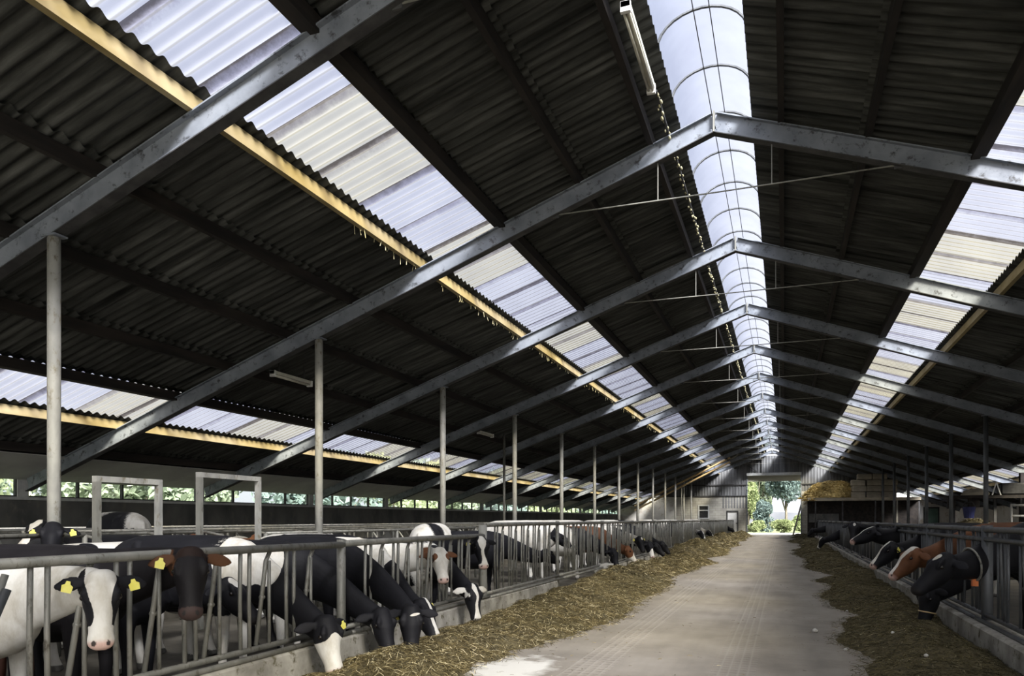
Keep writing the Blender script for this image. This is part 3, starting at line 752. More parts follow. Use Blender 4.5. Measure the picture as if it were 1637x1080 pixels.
        frame_tube(V_, F_, [A(-.93, 0, 1.20), A(-1.01, 0, 1.17), A(-1.05, 0, 1.0), A(-1.05, 0, .8), A(-1.04, 0, .62), A(-1.03, 0, .5), A(-1.03, 0, .38)], [Yax] * 7, [.03 * s, .03 * s, .024 * s, .02 * s, .022 * s, .045 * s, .015 * s], [.03 * s, .03 * s, .024 * s, .02 * s, .022 * s, .045 * s, .015 * s], 8)
    if vox is None:
        dist = math.hypot(M_[0], M_[1]); vox = .0095 if dist < 7.5 else .0125 if dist < 14 else .02 if dist < 30 else .032
    me = bpy.data.meshes.new('cow'); me.from_pydata([tuple(p) for p in V_], [], F_); me.update()
    o = bpy.data.objects.new('cow', me); COL.objects.link(o)
    md = o.modifiers.new('r', 'REMESH'); md.mode = 'VOXEL'; md.voxel_size = vox; md.use_smooth_shade = True
    ms = o.modifiers.new('s', 'SMOOTH'); ms.factor = .5; ms.iterations = max(2, int(.075 / vox)) if vox > .011 else 7
    dg = bpy.context.evaluated_depsgraph_get(); m2 = bpy.data.meshes.new_from_object(o.evaluated_get(dg))
    o.modifiers.clear(); o.data = m2; bpy.data.meshes.remove(me); m2.name = 'cow'
    nV = len(m2.vertices); co = np.empty(nV * 3); m2.vertices.foreach_get('co', co); co = co.reshape(-1, 3)
    # coat -------------------------------------------------
    hp = co - poll; a_ = hp @ d / s; b_ = hp @ lat / s; e_ = hp @ nn / s
    inhead = (a_ > -.10) & (a_ < .60) & (np.abs(b_) < .32) & (e_ > -.16) & (e_ < .2)
    dn = np.linalg.norm(co[:, None, :] - NP[None], axis=2); ti = dn.argmin(1); tq = tt[ti]; dmin = dn.min(1)
    isneck = (dmin < .26 * s) & (co[:, 0] > .5 * s) | (dmin < .2 * s) & (tq > .45)
    q = co / s; qn = np.stack([.55 + tq * .9, ((co - NP[ti]) * np.array(ns)[ti]).sum(1) / s, 1.05 + (dmin / s) * .6], 1)
    w_ = np.clip((tq - .1) / .25, 0, 1) * isneck
    q = q * (1 - w_[:, None]) + qn * w_[:, None]
    q2 = q * np.array([1, .8, .8])
    fld = field(q2, seed + 11, 4.2)
    wt = .5 + (fld * .35 + white) 
    if neckw is not None: wt = wt * (1 - w_) + (.5 + fld * .12 + neckw) * w_
    belly = np.clip((.66 - q[:, 2]) / .12, 0, 1) * (1 - w_)
    if legs and white > -.9: wt = wt + belly * .9 * (1 if white > -.6 else .25)
    for (cx, cy, cz, r_, val) in spots:       # extra patches in body coordinates
        dd = np.linalg.norm((co / s - np.array([cx, cy, cz])) * np.array([1, .6, 1]), axis=1)
        dd = dd + r_ * .30 * field(co / s, seed + 77, 9.0)
        k_ = np.clip((r_ - dd) / .05 + .5, 0, 1); wt = wt * (1 - k_) + (.5 + val) * k_
    pink = np.zeros(nV); alt = np.zeros(nV); alpha = np.ones(nV)
    hw = None
    front = np.clip((e_ + .03) / .03, 0, 1); H_ = np.full(nV, -.6)
    ab = np.abs(b_); b_true = b_; b_ = b_ + .009 * field(co / s, seed + 5, 26.0); 
    def stripe(tbl, soft=.025, asym=0.0):
        hwv = np.interp(a_, [t[0] for t in tbl], [t[1] for t in tbl]); return np.where(e_ > -.035, np.clip((hwv - np.abs(b_ - asym)) / soft, -1, 1) * .5, -.55)
    if head == 'mask': H_ = np.maximum(stripe([(-.1, .075), (.03, .10), (.12, .078), (.2, .055), (.28, .052), (.34, .06), (.36, .2), (.6, .3)]), np.clip((a_ - .34) / .04, -1, 1) * .5)
    elif head == 'blaze': H_ = np.maximum(stripe([(-.05, .02), (.05, .07), (.12, .055), (.2, .02), (.3, .03), (.42, .06), (.5, .1)]), np.clip((a_ - .42) / .03, -1, 1) * .5)
    elif head == 'stripe': H_ = np.maximum(stripe([(-.05, .01), (.03, .028), (.2, .02), (.35, .03), (.45, .05), (.5, .1)]), np.clip((a_ - .46) / .03, -1, 1) * .5)
    elif head == 'widestripe': H_ = np.maximum(stripe([(-.06, .06), (.03, .062), (.2, .04), (.35, .04), (.45, .06), (.5, .1)]), np.clip((a_ - .47) / .03, -1, 1) * .5)
    elif head == 'star': H_ = np.clip((.034 - np.hypot((a_ - .07) * .7, b_ - .012)) / .02, -1, 1) * .5; H_ = np.where(e_ > 0, H_, -.6)
    elif head == 'whitenose': H_ = np.clip((a_ - .25 + .05 * np.cos(b_ * 30)) / .03, -1, 1) * .5
    elif head == 'fleck': H_ = np.clip((.022 - np.hypot((a_ - .08 + .3 * b_) * 1.6, (b_ - .035) * .45)) / .012, -1, 1) * .5; H_ = np.where(e_ > 0, H_, -.6)
    elif head == 'oval': H_ = np.clip((.055 - np.hypot((a_ - .06) * .8, b_ + .03)) / .02, -1, 1) * .5; H_ = np.where(e_ > 0, H_, -.6)
    elif head == 'whiteface2': H_ = np.clip((a_ - .16 + .03 * np.cos(b_ * 25)) / .03, -1, 1) * .5
    elif head == 'cheek': H_ = np.maximum(np.clip((.07 - np.hypot(a_ - .16, e_ + .12)) / .03, -1, 1) * .5, np.clip((a_ - .465) / .02, -1, 1) * .4)
    elif head == 'muzzlering': H_ = np.clip((a_ - .45) / .02, -1, 1) * .5 * np.where(a_ < .49, 1, -1)
    elif head == 'whiteface': H_ = np.full(nV, .6); k_ = np.clip((.055 - np.hypot(a_ - .12, ab - .11)) / .02, -1, 1); H_ = np.minimum(H_, -k_ * .6)
    ishead = inhead & ((a_ > -.02) | (ab > .10) | (e_ > .02))
    wt = np.where(ishead, .5 + H_, wt)
    isear = inhead & (ab > .118) & (a_ < .12) & (a_ > -.2)
    isear |= (np.abs(b_) > .118) & (np.abs(b_) < .34) & (np.abs(a_) < .14) & (np.abs(e_) < .16)
    if ear == 'dark': wt = np.where(isear, -.2, wt)
    elif ear == 'white': wt = np.where(isear, 1.2, wt)
    elif ear == 'rust': wt = np.where(isear, -.2, wt); alt = np.where(isear, 1, alt); alt = np.where(ishead & (a_ < .05) & (e_ > 0), .18, alt)
    elif ear == 'brownear': wt = np.where(isear, -.2, wt)
    b_ = b_true
    nosem = inhead & (a_ > .43) & (e_ > -.035)
    if nose == 'pink': pink = np.where(nosem, np.clip((a_ - .43) / .03, 0, 1) * .75, 0)
    elif nose == 'dark': alpha = np.where(nosem, np.clip(1 - (a_ - .44) / .03, .0, 1), alpha)
    elif nose == 'grey': pink = np.where(inhead & (a_ > .42), .07, 0)
    # nostrils, mouth line, hooves
    nos = inhead & (np.hypot((a_ - .458), (ab - .043) * 1.2) < .016) & (e_ > .0)
    alpha = np.where(nos, 0.05, alpha)
    alpha = np.where(q[:, 2] < .065, .15, alpha)
    ca = m2.color_attributes.new('coat', 'FLOAT_COLOR', 'POINT')
    arr = np.stack([np.clip(wt, 0, 1), pink, alt, alpha], 1).astype(np.float32)
    ca.data.foreach_set('color', arr.ravel())
    m2.materials.clear(); m2.materials.append(M[coat])
    o.location = (rx, ry, zr_); o.rotation_euler = (0, 0, hb_)
    tag(o, label, 'cow', group)
    # eyes
    near = math.hypot(M_[0], M_[1]) < 22
    if near:
        for q_ in (-1, 1):
            c = poll + d * .145 * s + lat * q_ * .107 * s + nn * .030 * s
            mb = MB(); mb.add(*uv_ball(c, .021 * s)); mb.build('eye', M['eye'], o, True)
    if tags:
        for q_ in ((-1, 1) if tags == 2 else (tags_side(tags),)):
            e0 = poll + lat * q_ * .075 * s + d * .02 * s - nn * .01 * s
            ed = nz(lat * q_ * 1.0 - d * .05 - nn * .28 + np.array([0, 0, -.18 - ear_ang]))
            c = e0 + ed * .125 * s + nn * .017 * s
            dn_ = nz(np.array([0, 0, -1.0]) + ed * .25 + 1e-5); fr_ = nz(np.cross(ed, dn_)); 
            if fr_ @ nn < 0: fr_ = -fr_
            sx = nz(np.cross(dn_, fr_)); mb = MB(); vs = []
            for th in (-.002, .002):
                for u_, v_ in ((-.012, -.02), (.012, -.02), (.016, .0), (.034, .012), (.03, .055), (-.03, .055), (-.034, .012), (-.016, 0)):
                    vs.append(tuple(c + (sx * u_ + dn_ * v_) * s * 1.05 + fr_ * (th + .012)))
            fs = [(7, 6, 5, 4, 3, 2, 1, 0), tuple(range(8, 16))] + [(i, (i + 1) % 8, 8 + (i + 1) % 8, 8 + i) for i in range(8)]
            mb.add(vs, fs); mb.build('ear_tag', M['tag'], o)
    if collar:
        i_ = 8; mb = MB(); ring = []
        t_ = nz(NP[i_ + 1] - NP[i_ - 1]); s_ = nz(ns[i_] - t_ * (ns[i_] @ t_)); u_ = np.cross(t_, s_)
        for j in range(25):
            an = 2 * math.pi * j / 24; ring.append(NP[i_] + s_ * math.cos(an) * (nw[i_] + .016) + u_ * math.sin(an) * (nh[i_] + .02))
        mb.tube(ring, .013, 6); mb.build('collar', M['galv'], o, True)
        lo_ = min(ring, key=lambda p: p[2]); mb = MB(); mb.box(lo_[0] - .03, lo_[0] + .03, lo_[1] - .03, lo_[1] + .03, lo_[2] - .06, lo_[2] + .02)
        mb.build('collar_tag', M['orange_paint'], o)
    if halter:
        mb = MB(); ring = []
        for j in range(25):
            an = 2 * math.pi * j / 24; ring.append(poll + d * .31 * s - nn * .027 * s + lat * math.cos(an) * .082 * s + nn * math.sin(an) * .104 * s)
        mb.tube(ring, .009, 6); mb.build('halter', M['wood_pale'], o, True)
    return o
def tags_side(t): return -1 if t == -1 else 1
GL = 'cows at the left feed fence'; GR = 'cows at the right feed fence'; GB = 'cows standing in the lying area behind the left fence'
COWS = [
 # label, muzzle, psi, theta, base, kw
 ('white-faced cow with black ears and yellow ear tags looking out at far left', (-3.86, 3.36, .64), -42, 74, (-4.72, 3.5), dict(hb=4, s=.90, seed=3, white=1.2, neckw=.9, head='mask', nose='pink', group=GL)),
 ('black cow with brown ears looking straight out beside the white-faced one', (-3.80, 4.02, .74), -46, 66, (-4.75, 4.22), dict(hb=4, s=.97, seed=5, white=-1.2, head='black', coat='coat_rust', ear='rust', nose='grey', group=GL, tags=-1)),
 ('black cow with a small white forehead spot turning its head sideways behind the bars', (-4.32, 5.35, .52), 10, 48, (-5.05, 4.95), dict(hb=8, s=.92, seed=9, white=-1.0, neckw=-.7, head='oval', group=GL, spots=((.55, 0, 1.35, .2, .6),), tags=0)),
 ('black cow with a white muzzle eating hay, nearest of the feeding cows', (-3.70, 5.62, .05), -20, 72, (-4.72, 5.75), dict(hb=3, s=1.0, seed=12, white=-.1, neckw=-.6, head='whiteface2', nose='pink', group=GL, spots=((.48, -.1, 1.15, .24, .6), (.86, -.15, 1.05, .10, .6)), tags=1)),
 ('black cow eating hay between the white-muzzled one and the one with a forehead streak', (-3.63, 6.46, .06), -30, 68, (-4.70, 6.55), dict(hb=0, s=.95, seed=15, white=-.5, neckw=-.7, head='cheek', group=GL, tags=1, spots=((.34, -.15, 1.18, .17, .6),))),
 ('black cow with a short white forehead streak eating hay', (-3.42, 6.50, .07), -60, 72, (-4.62, 7.30), dict(hb=-8, s=.97, seed=18, white=-1.1, neckw=-.9, head='fleck', group=GL, tags=0)),
 ('black cow with white shoulder and a round yellow tag eating hay', (-3.60, 7.42, .08), -15, 62, (-4.65, 7.95), dict(hb=-2, s=.95, seed=22, white=.35, neckw=-.6, head='stripe', group=GL, spots=((.62, -.05, 1.15, .26, .7),), tags=2)),
 ('white-faced cow with brown ears and eye patches looking over the hay', (-4.02, 8.50, .62), -50, 60, (-4.85, 8.75), dict(hb=5, s=.92, seed=26, white=1.2, neckw=.9, head='whiteface', coat='coat_brown', ear='brownear', nose='pink', group=GL, tags=0)),
 ('black and white cow eating hay just before the stout pale fence post', (-3.72, 8.86, .10), -35, 76, (-4.62, 9.40), dict(hb=-3, s=.92, seed=30, white=.1, neckw=-.6, head='stripe', ear='white', group=GL, tags=0)),
 ('black cow with a white blaze looking out in front of the stout pale fence post', (-3.98, 9.74, .72), -50, 68, (-4.85, 10.15), dict(hb=2, s=.90, seed=33, white=-1.0, neckw=-.9, head='blaze', nose='pink', group=GL, tags=-1)),
 ('black cow standing sideways behind the tall fence with its head to the right', (-4.42, 14.9, .52), 62, 30, (-5.2, 13.6), dict(hb=48, s=.95, seed=36, white=-1.1, neckw=-.9, head='black', group=GL, tags=1)),
 ('black cow eating just left of the brown cow at the left fence', (-3.90, 18.3, .20), -25, 72, (-4.75, 18.3), dict(hb=10, s=.97, seed=41, white=.0, neckw=-.6, head='cheek', group=GL, tags=1)),
 ('brown cow with a pale muzzle eating hay', (-3.80, 20.2, .24), 10, 60, (-4.75, 20.4), dict(hb=2, s=.97, seed=44, white=-.2, neckw=-.6, head='whitenose', coat='coat_brown', nose='pink', group=GL, tags=1)),
 ('black cow with a white forehead spot looking out between two feeding cows', (-3.85, 21.7, .45), -40, 64, (-4.8, 22.3), dict(hb=4, s=.97, seed=47, white=.2, neckw=.1, head='star', group=GL, tags=2)),
 ('black cow with a white nose feeding just left of two all black feeders', (-3.75, 22.7, .24), -30, 70, (-4.75, 23.2), dict(hb=2, s=.97, seed=50, white=-.6, neckw=-.8, head='whitenose', nose='pink', group=GL, tags=0)),
 ('all black cow feeding, left of a matching black one further on', (-3.65, 24.3, .24), 15, 52, (-4.75, 24.2), dict(hb=4, s=.97, seed=53, white=-1.1, neckw=-.9, head='black', group=GL, tags=0)),
 ('all black cow feeding last before the empty stretch of fence', (-3.65, 25.5, .24), 15, 55, (-4.75, 25.6), dict(hb=4, s=.97, seed=56, white=-1.1, neckw=-.9, head='black', group=GL, tags=0)),
 ('black and white cow feeding alone at the middle of the far left fence', (-3.7, 38.0, .38), -20, 62, (-4.7, 38.5), dict(hb=0, s=1.0, seed=60, white=.0, neckw=.0, head='stripe', group=GL, tags=0)),
 ('black and white cow feeding beside the lone one in the far left fence', (-3.5, 40.6, .4), 10, 55, (-4.6, 40.5), dict(hb=0, s=1.0, seed=63, white=.1, neckw=.0, head='blaze', group=GL, tags=0)),
 ('dark cow feeding at the very end of the left fence near the small door', (-3.6, 60.5, .25), 0, 60, (-4.6, 60.5), dict(hb=0, s=1.0, seed=66, white=-.8, neckw=-.8, head='black', group=GL, tags=0)),
 # right side
 ('big black cow with collar and orange tag, nearest at the right fence', (1.38, 9.50, .58), 200, 46, (2.60, 10.4), dict(hb=184, s=1.12, seed=70, white=-1.1, neckw=-.9, head='star', group=GR, tags=0, collar=True)),
 ('black cow with a rope halter feeding head down beside the big collared cow', (1.66, 10.75, .06), 205, 80, (2.85, 11.6), dict(hb=182, s=1.0, seed=71, white=-1.1, neckw=-.9, head='black', group=GR, tags=0, halter=True)),
 ('brown cow with a broad white blaze looking over the right kerb', (1.42, 11.8, .57), 200, 48, (2.55, 12.6), dict(hb=184, s=1.08, seed=73, white=-.3, neckw=-.8, head='widestripe', coat='coat_brown', nose='pink', group=GR, tags=0)),
 ('black cow with a thin white blaze behind the brown one at the right fence', (1.37, 13.8, .60), 196, 48, (2.5, 14.6), dict(hb=183, s=1.06, seed=76, white=-.4, neckw=-.8, head='stripe', nose='pink', group=GR, tags=1)),
 ('black cow with a white face stripe stretching its head low over the right kerb', (1.25, 16.4, .94), 192, 30, (2.4, 17.1), dict(hb=182, s=1.06, seed=79, white=-.4, neckw=-.8, head='stripe', nose='pink', group=GR, tags=0)),
 ('black cow with a white forehead triangle looking at the camera on the right', (1.55, 19.7, .90), 262, 55, (2.5, 20.5), dict(hb=185, s=1.0, seed=82, white=-1.0, neckw=-.8, head='star', group=GR, tags=0)),
 ('black cow feeding far along the right fence', (1.3, 33.5, .18), 190, 66, (2.6, 33.8), dict(hb=180, s=1.0, seed=85, white=-.8, neckw=-.8, head='blaze', group=GR, tags=0)),
 ('dark cow beside the open end door at the end of the right fence', (1.2, 44.6, .5), 200, 50, (2.6, 45), dict(hb=180, s=1.0, seed=88, white=-.8, neckw=-.8, head='black', group=GR, tags=0)),
 ('black cow standing behind the right fence with white flecks on its side', (5.0, 16.6, .75), 120, 30, (5.4, 15.8), dict(hb=110, s=1.0, seed=91, white=-.25, neckw=-.5, head='black', group=GR, tags=0)),
 # behind the left fence
 ('black and white cow standing tall near the dark wall between two hoop frames', (-12.9, 10.9, .8), 160, 40, (-12.3, 10.6), dict(hb=165, s=1.05, seed=99, white=-.02, head='black', group=GB, tags=0, zf=.12)),
 ('black cow with a white blaze behind the tagged one near the left edge', (-8.9, 6.6, 1.05), -75, 40, (-9.15, 7.25), dict(hb=-98, s=.95, seed=98, white=-.4, neckw=-.8, head='blaze', group=GB, tags=2)),
 ('black cow with two yellow ear tags facing out beside the nearest roof post', (-7.3, 5.72, .98), -45, 50, (-7.9, 6.2), dict(hb=-35, s=.95, seed=101, white=-.2, neckw=-.1, head='black', group=GB, tags=2)),
 ('white-backed cow standing behind the black cow with brown ears', (-6.6, 7.5, .6), 80, 55, (-6.75, 6.75), dict(hb=80, s=.93, seed=104, white=1.2, neckw=1.0, head='whiteface', group=GB, tags=0, spots=((-.45, -.2, 1.35, .13, -.8),))),
 ('dark brown cow whose back shows above the rail at far left', (-8.9, 5.4, .45), 170, 55, (-8.1, 5.2), dict(hb=172, s=.90, seed=107, white=-1.2, neckw=-1, head='black', coat='coat_darkbrown', group=GB, tags=0)),
 ('small brown cow with its head raised behind the left hoop frame', (-7.9, 8.3, .9), -60, 35, (-8.4, 8.9), dict(hb=-50, s=.88, seed=110, white=-.2, neckw=-.9, head='black', coat='coat_brown', ear='brownear', group=GB, tags=0)),
 ('brown cow lying with only its poll showing behind the right hoop frame', (-8.6, 10.6, .82), -50, 40, (-9.2, 11.0), dict(hb=-45, s=.88, seed=113, white=.1, neckw=-.5, head='black', coat='coat_brown', ear='brownear', group=GB, tags=0)),
 ('black-backed cow standing along the fence behind the feeding cows', (-7.6, 8.6, .7), 215, 35, (-7.2, 9.1), dict(hb=205, s=.95, seed=116, white=-.55, neckw=-.4, head='black', group=GB, tags=0)),
 ('white and black cow with a striped rump above the low fence', (-6.1, 13.9, .6), 100, 40, (-6.2, 13.1), dict(hb=100, s=1.0, seed=119, white=.45, neckw=.3, head='blaze', group=GB, tags=0, zf=-.02)),
 ('mostly white cow standing behind the brown-eared white-faced cow', (-6.6, 10.3, .5), 30, 50, (-6.3, 9.9), dict(hb=15, s=.95, seed=122, white=.9, neckw=.6, head='whiteface', group=GB, tags=0)),
]
for lab, m_, psi, th, base, kw in COWS:
    cow(lab, m_, psi, th, base, **kw)
# herd further back behind the tall fence: white and black backs
fx = [(-5.6, 16.5, 20, .7), (-6.6, 18.9, 200, .4), (-5.9, 21.5, 60, .8), (-7.4, 24.0, 170, .3), (-6.2, 27.5, 30, .9), (-7.2, 31.0, 190, -.2), (-6.0, 34.5, 100, .6), (-8.2, 37.5, 10, .2), (-6.4, 42.0, 170, .8), (-7.8, 47.0, 20, .7), (-6.2, 52.0, 200, .5)]
where = ['right behind the black sideways cow', 'facing the dark wall beyond the white one', 'near the fourth left roof post', 'with a dark rump near the windows', 'beyond the brown feeding cow', 'with a mostly dark back in mid barn', 'turned towards the windows in mid barn', 'close to the far windows', 'mostly white, far down the barn', 'pale, near the white end wall', 'farthest of all, before the block wall']
for i, (x, y, hb, wv) in enumerate(fx):
    c_, s_ = math.cos(R(hb)), math.sin(R(hb))
    cow('loose black and white cow, ' + where[i], (x + c_ * 1.05, y + s_ * 1.05, .75), hb + 8 * (i % 3 - 1), 38, (x + c_ * .5, y + s_ * .5), hb=hb, s=1.02, seed=130 + i * 3, white=wv, neckw=wv, head=['blaze', 'black', 'stripe'][i % 3], group='cows far back in the left lying area', tags=0, zf=.0)

# ---------------------------------------------------------------- hay along both kerbs
def f2(x, y, seed, freq):
    return field(np.stack([x, y, np.zeros_like(x)], 1), seed, freq)
def left_h(x, y):
    edge = -2.35 - .45 * np.clip((9.0 - y) / 2.5, 0, 1) - .35 * np.clip((y - 25) / 30, 0, 1) + .16 * f2(x * 0, y, 5, 1.6)
    peak = -3.35 + .12 * f2(x * 0, y, 6, .8)
    H = .40 - .12 * np.clip((29 - y) / 4, 0, 1) - .08 * np.clip((14.5 - y) / 4, 0, 1) - .07 * np.clip((9.5 - y) / 2, 0, 1) + .05 * f2(x * 0, y, 8, 1.0)
    r = np.clip((edge - x) / (edge - peak), 0, 1)
    prof = np.where(x > peak, r ** .85 * (1.0), 1 - (.25 + .45 * np.clip((28 - y) / 2.5, 0, 1)) * np.clip((peak - x) / .6, 0, 1))
    fade = np.clip((y - 5.0) / .9, 0, 1)
    # bare gap at the kerb between the near panels and where cows have eaten
    prof = prof * (1 - .85 * np.clip((-3.66 - x) / .25, 0, 1) * np.clip((28 - y) / 2.5, 0, 1))
    return np.maximum(H * prof * fade * (1 + .16 * f2(x, y, 9, 5.0)) + .018 * f2(x, y, 10, 16) * (r > 0) , -.02) * (r > 0)
def right_h(x, y):
    edge = .72 + .22 * f2(x * 0, y, 15, .9) + .1 * f2(x * 0, y, 25, 3) - .25 * np.clip((y - 30) / 30, 0, 1)
    r = np.clip((x - edge) / .55, 0, 1)
    r = r * (1 - .7 * np.clip((x - 1.65) / .25, 0, 1) * np.clip((14 - y) / 3, 0, 1))
    return np.maximum(.13 * r ** .8 * (1 + .3 * f2(x, y, 16, 4.0)) + .012 * f2(x, y, 17, 15) * (r > 0), -.02) * (r > 0)
def heap(name, hf, x0, x1, y0, y1, step, m):
    xs = np.arange(x0, x1 + 1e-6, step); ys = np.concatenate([np.arange(y0, 22, step), np.arange(22, y1, step * 2.5)])
    X, Y = np.meshgrid(xs, ys); xf, yf = X.ravel(), Y.ravel(); Z = hf(xf, yf)
    nx = len(xs); F = []
    Zm = Z.reshape(X.shape)
    for j in range(len(ys) - 1):
        for i in range(nx - 1):
            if max(Zm[j, i], Zm[j, i + 1], Zm[j + 1, i], Zm[j + 1, i + 1]) > .004:
                a = j * nx + i; F.append((a, a + 1, a + nx + 1, a + nx))
    Z = np.where(Z < .004, -.01, Z)
    me = bpy.data.meshes.new(name); me.from_pydata(np.stack([xf, yf, Z], 1).tolist(), [], F); me.update()
    me.polygons.foreach_set('use_smooth', [True] * len(me.polygons)); me.materials.append(m)
    o = bpy.data.objects.new(name, me); COL.objects.link(o); return o
def strands(name, P, L, wdt, m, seed, lift=.5, parent=None):
    """P (n,3) roots; curved two segment blades lying over the heap"""
    g = np.random.RandomState(seed); n = len(P)
    az = g.uniform(0, 2 * np.pi, n); el = np.abs(g.normal(0, lift * .5, n))
    Ln = L * g.uniform(.5, 1.3, n); W = wdt * g.uniform(.7, 1.4, n)
    D = np.stack([np.cos(az) * np.cos(el), np.sin(az) * np.cos(el), np.sin(el)], 1)
    sd = np.stack([-np.sin(az), np.cos(az), g.uniform(-.8, .8, n)], 1); sd /= np.linalg.norm(sd, axis=1)[:, None]
    az2 = az + g.normal(0, .6, n); D2 = np.stack([np.cos(az2) * .95, np.sin(az2) * .95, g.uniform(-.5, .1, n)], 1)
    a = P - D * (Ln * .5)[:, None] * .9; a[:, 2] = np.maximum(a[:, 2], P[:, 2] - .02)
    b_ = P + np.array([0, 0, 1]) * (Ln * .12 * g.uniform(.2, 1, n))[:, None]; c_ = b_ + D2 * (Ln * .5)[:, None]
    c_[:, 2] = np.maximum(c_[:, 2], .004)
    V_ = np.stack([a - sd * W[:, None] / 2, a + sd * W[:, None] / 2, b_ - sd * W[:, None] / 2, b_ + sd * W[:, None] / 2, c_ - sd * W[:, None] / 4, c_ + sd * W[:, None] / 4], 1).reshape(-1, 3)
    k = np.arange(n) * 6
    F = np.concatenate([np.stack([k, k + 1, k + 3, k + 2], 1), np.stack([k + 2, k + 3, k + 5, k + 4], 1)])
    me = bpy.data.meshes.new(name); me.vertices.add(len(V_)); me.vertices.foreach_set('co', V_.ravel())
    me.loops.add(F.size); me.loops.foreach_set('vertex_index', F.ravel().astype(np.int32))
    me.polygons.add(len(F)); me.polygons.foreach_set('loop_start', np.arange(len(F), dtype=np.int32) * 4); me.update(calc_edges=True)
    me.materials.append(m); o = bpy.data.objects.new(name, me); COL.objects.link(o)
    if parent: o.parent = parent
    return o
def scatter(hf, n, x0, x1, y0, y1, seed, pw=1.0):
    g = np.random.RandomState(seed)
    x = g.uniform(x0, x1, n); y = y0 + (y1 - y0) * g.uniform(0, 1, n) ** pw
    z = hf(x, y); jit = hf(x - .14, y) > .0 if hf is left_h else hf(x + .14, y) > .0
    keep = (z > .004) | (jit & (g.uniform(size=n) < .25))
    return np.stack([x, y, np.maximum(z, .004) + .004], 1)[keep]
hl = heap('hay_heap', left_h, -4.05, -1.9, 4.9, 68, .05, M['hay_base'])
tag(hl, 'long heap of loose yellow-brown hay along the left kerb', 'hay', kind='stuff')
strands('hay_strand', scatter(left_h, 60000, -4.05, -1.9, 4.9, 16, 1, 1.1), .15, .0042, M['hay_strands'], 2, parent=hl)
strands('hay_strand', scatter(left_h, 42000, -4.05, -1.9, 16, 34, 3), .19, .0085, M['hay_strands'], 4, parent=hl)
strands('hay_strand', scatter(left_h, 16000, -4.05, -1.9, 34, 68, 5), .28, .017, M['hay_strands'], 6, parent=hl)
hr = heap('hay_heap', right_h, .0, 1.96, 4.5, 68, .05, M['hay_base'])
tag(hr, 'low spread of dark silage and hay along the right kerb', 'hay', kind='stuff')
strands('hay_strand', scatter(right_h, 46000, .0, 1.96, 4.5, 18, 7, 1.1), .11, .0042, M['silage_strands'], 8, .35, parent=hr)
strands('hay_strand', scatter(right_h, 22000, .0, 1.96, 18, 40, 9), .15, .008, M['silage_strands'], 10, .35, parent=hr)
strands('hay_strand', scatter(right_h, 7000, .0, 1.96, 40, 68, 11), .2, .016, M['silage_strands'], 12, .35, parent=hr)
g = np.random.RandomState(33)
n = 2600; xs_ = g.uniform(-2.6, 1.2, n); ys_ = 5.5 + 50 * g.uniform(0, 1, n) ** 1.6
kk = g.uniform(size=n) < np.clip(.12 + .9 * np.maximum(np.exp(-(xs_ + 2.5) * 2.2), np.exp((xs_ - .9) * 2.5)), 0, 1)
o = strands('scattered_chaff', np.stack([xs_, ys_, np.full(n, .004)], 1)[kk], .06, .005, M['hay_strands'], 34, .05)
tag(o, 'wisps of chaff blown over the concrete feed alley', 'chaff', kind='stuff')
# small pale lumps on the right
lump = [(.36, 10.1, .035), (.62, 8.8, .02), (1.1, 9.0, .02), (1.25, 7.9, .022), (.9, 12.5, .02)]
wl = ['largest pale stone lying alone at the edge of the right silage', 'small pale stone in the silage left of the big black cow', 'pale stone just below the big black cow head', 'pale stone nearest the camera in the right silage', 'small pale stone near the brown blazed cow']
for (x, y, r_), lab in zip(lump, wl):
    gg = random.Random(int(x * 100)); vs, fs = uv_ball((0, 0, 0), r_, n=5)
    vs = [(a * (1 + gg.uniform(-.2, .2)), b * (1.2 + gg.uniform(-.2, .2)), c * (.8 + gg.uniform(-.15, .15))) for a, b, c in vs]
    mb = MB(); mb.add(vs, fs); z = float(max(0, right_h(np.array([x]), np.array([y]))[0]))
    o = mb.build('stone', M['white_paint'], None, True); o.location = (x, y, z + r_ * .6); tag(o, lab, 'stone', 'pale stones in the right silage')

# ---------------------------------------------------------------- lying area: stall dividers, hoops, lamps
dv = empty('stall_divider', (0, 0, 0)); tag(dv, 'bent galvanised tube divider between two lying stalls behind the feed fence', 'stall divider', 'cubicle dividers in the left lying area')
b = MB(); b.tube([(0, 0, .0), (0, 0, 1.22)], .028, 8); b.build('upright', M['galv'], dv, True)
b = MB(); b.tube([(0, 0, 1.12), (1.6, 0, 1.16), (1.95, 0, 1.10), (2.1, 0, .92), (1.95, 0, .68), (1.5, 0, .56), (0, 0, .50)], .024, 8); b.build('loop_rail', M['galv'], dv, True)
first = True
for row, (x, sgn, ya) in enumerate([(-10.6, 1, 7.5), (-10.75, -1, 7.5), (-14.6, 1, 4.2)]):
    y = ya
    while y < 67:
        o = dv if first else copy_tree(dv); first = False
        o.location = (x, y, .05); o.rotation_euler = (0, 0, 0 if sgn > 0 else math.pi)
        y += 1.18
for x, z, ya, lab in ((-9.7, 1.24, 7.2, 'long neck rail over the front row of lying stalls'), (-11.7, 1.24, 7.2, 'long neck rail over the middle row of lying stalls'), (-13.6, 1.24, 4, 'long neck rail over the stalls beside the dark wall')):
    b = MB(); b.tube([(x, ya, z), (x, 67.5, z)], .027, 8); tag(b.build('neck_rail', M['galv'], smooth=True), lab, 'rail')
b = MB(); b.box(-10.75, -8.8, 7.2, 67.5, -.1, .05); b.box(-12.9, -10.75, 7.2, 67.5, -.1, .05); struct(b.build('floor', M['dung']))
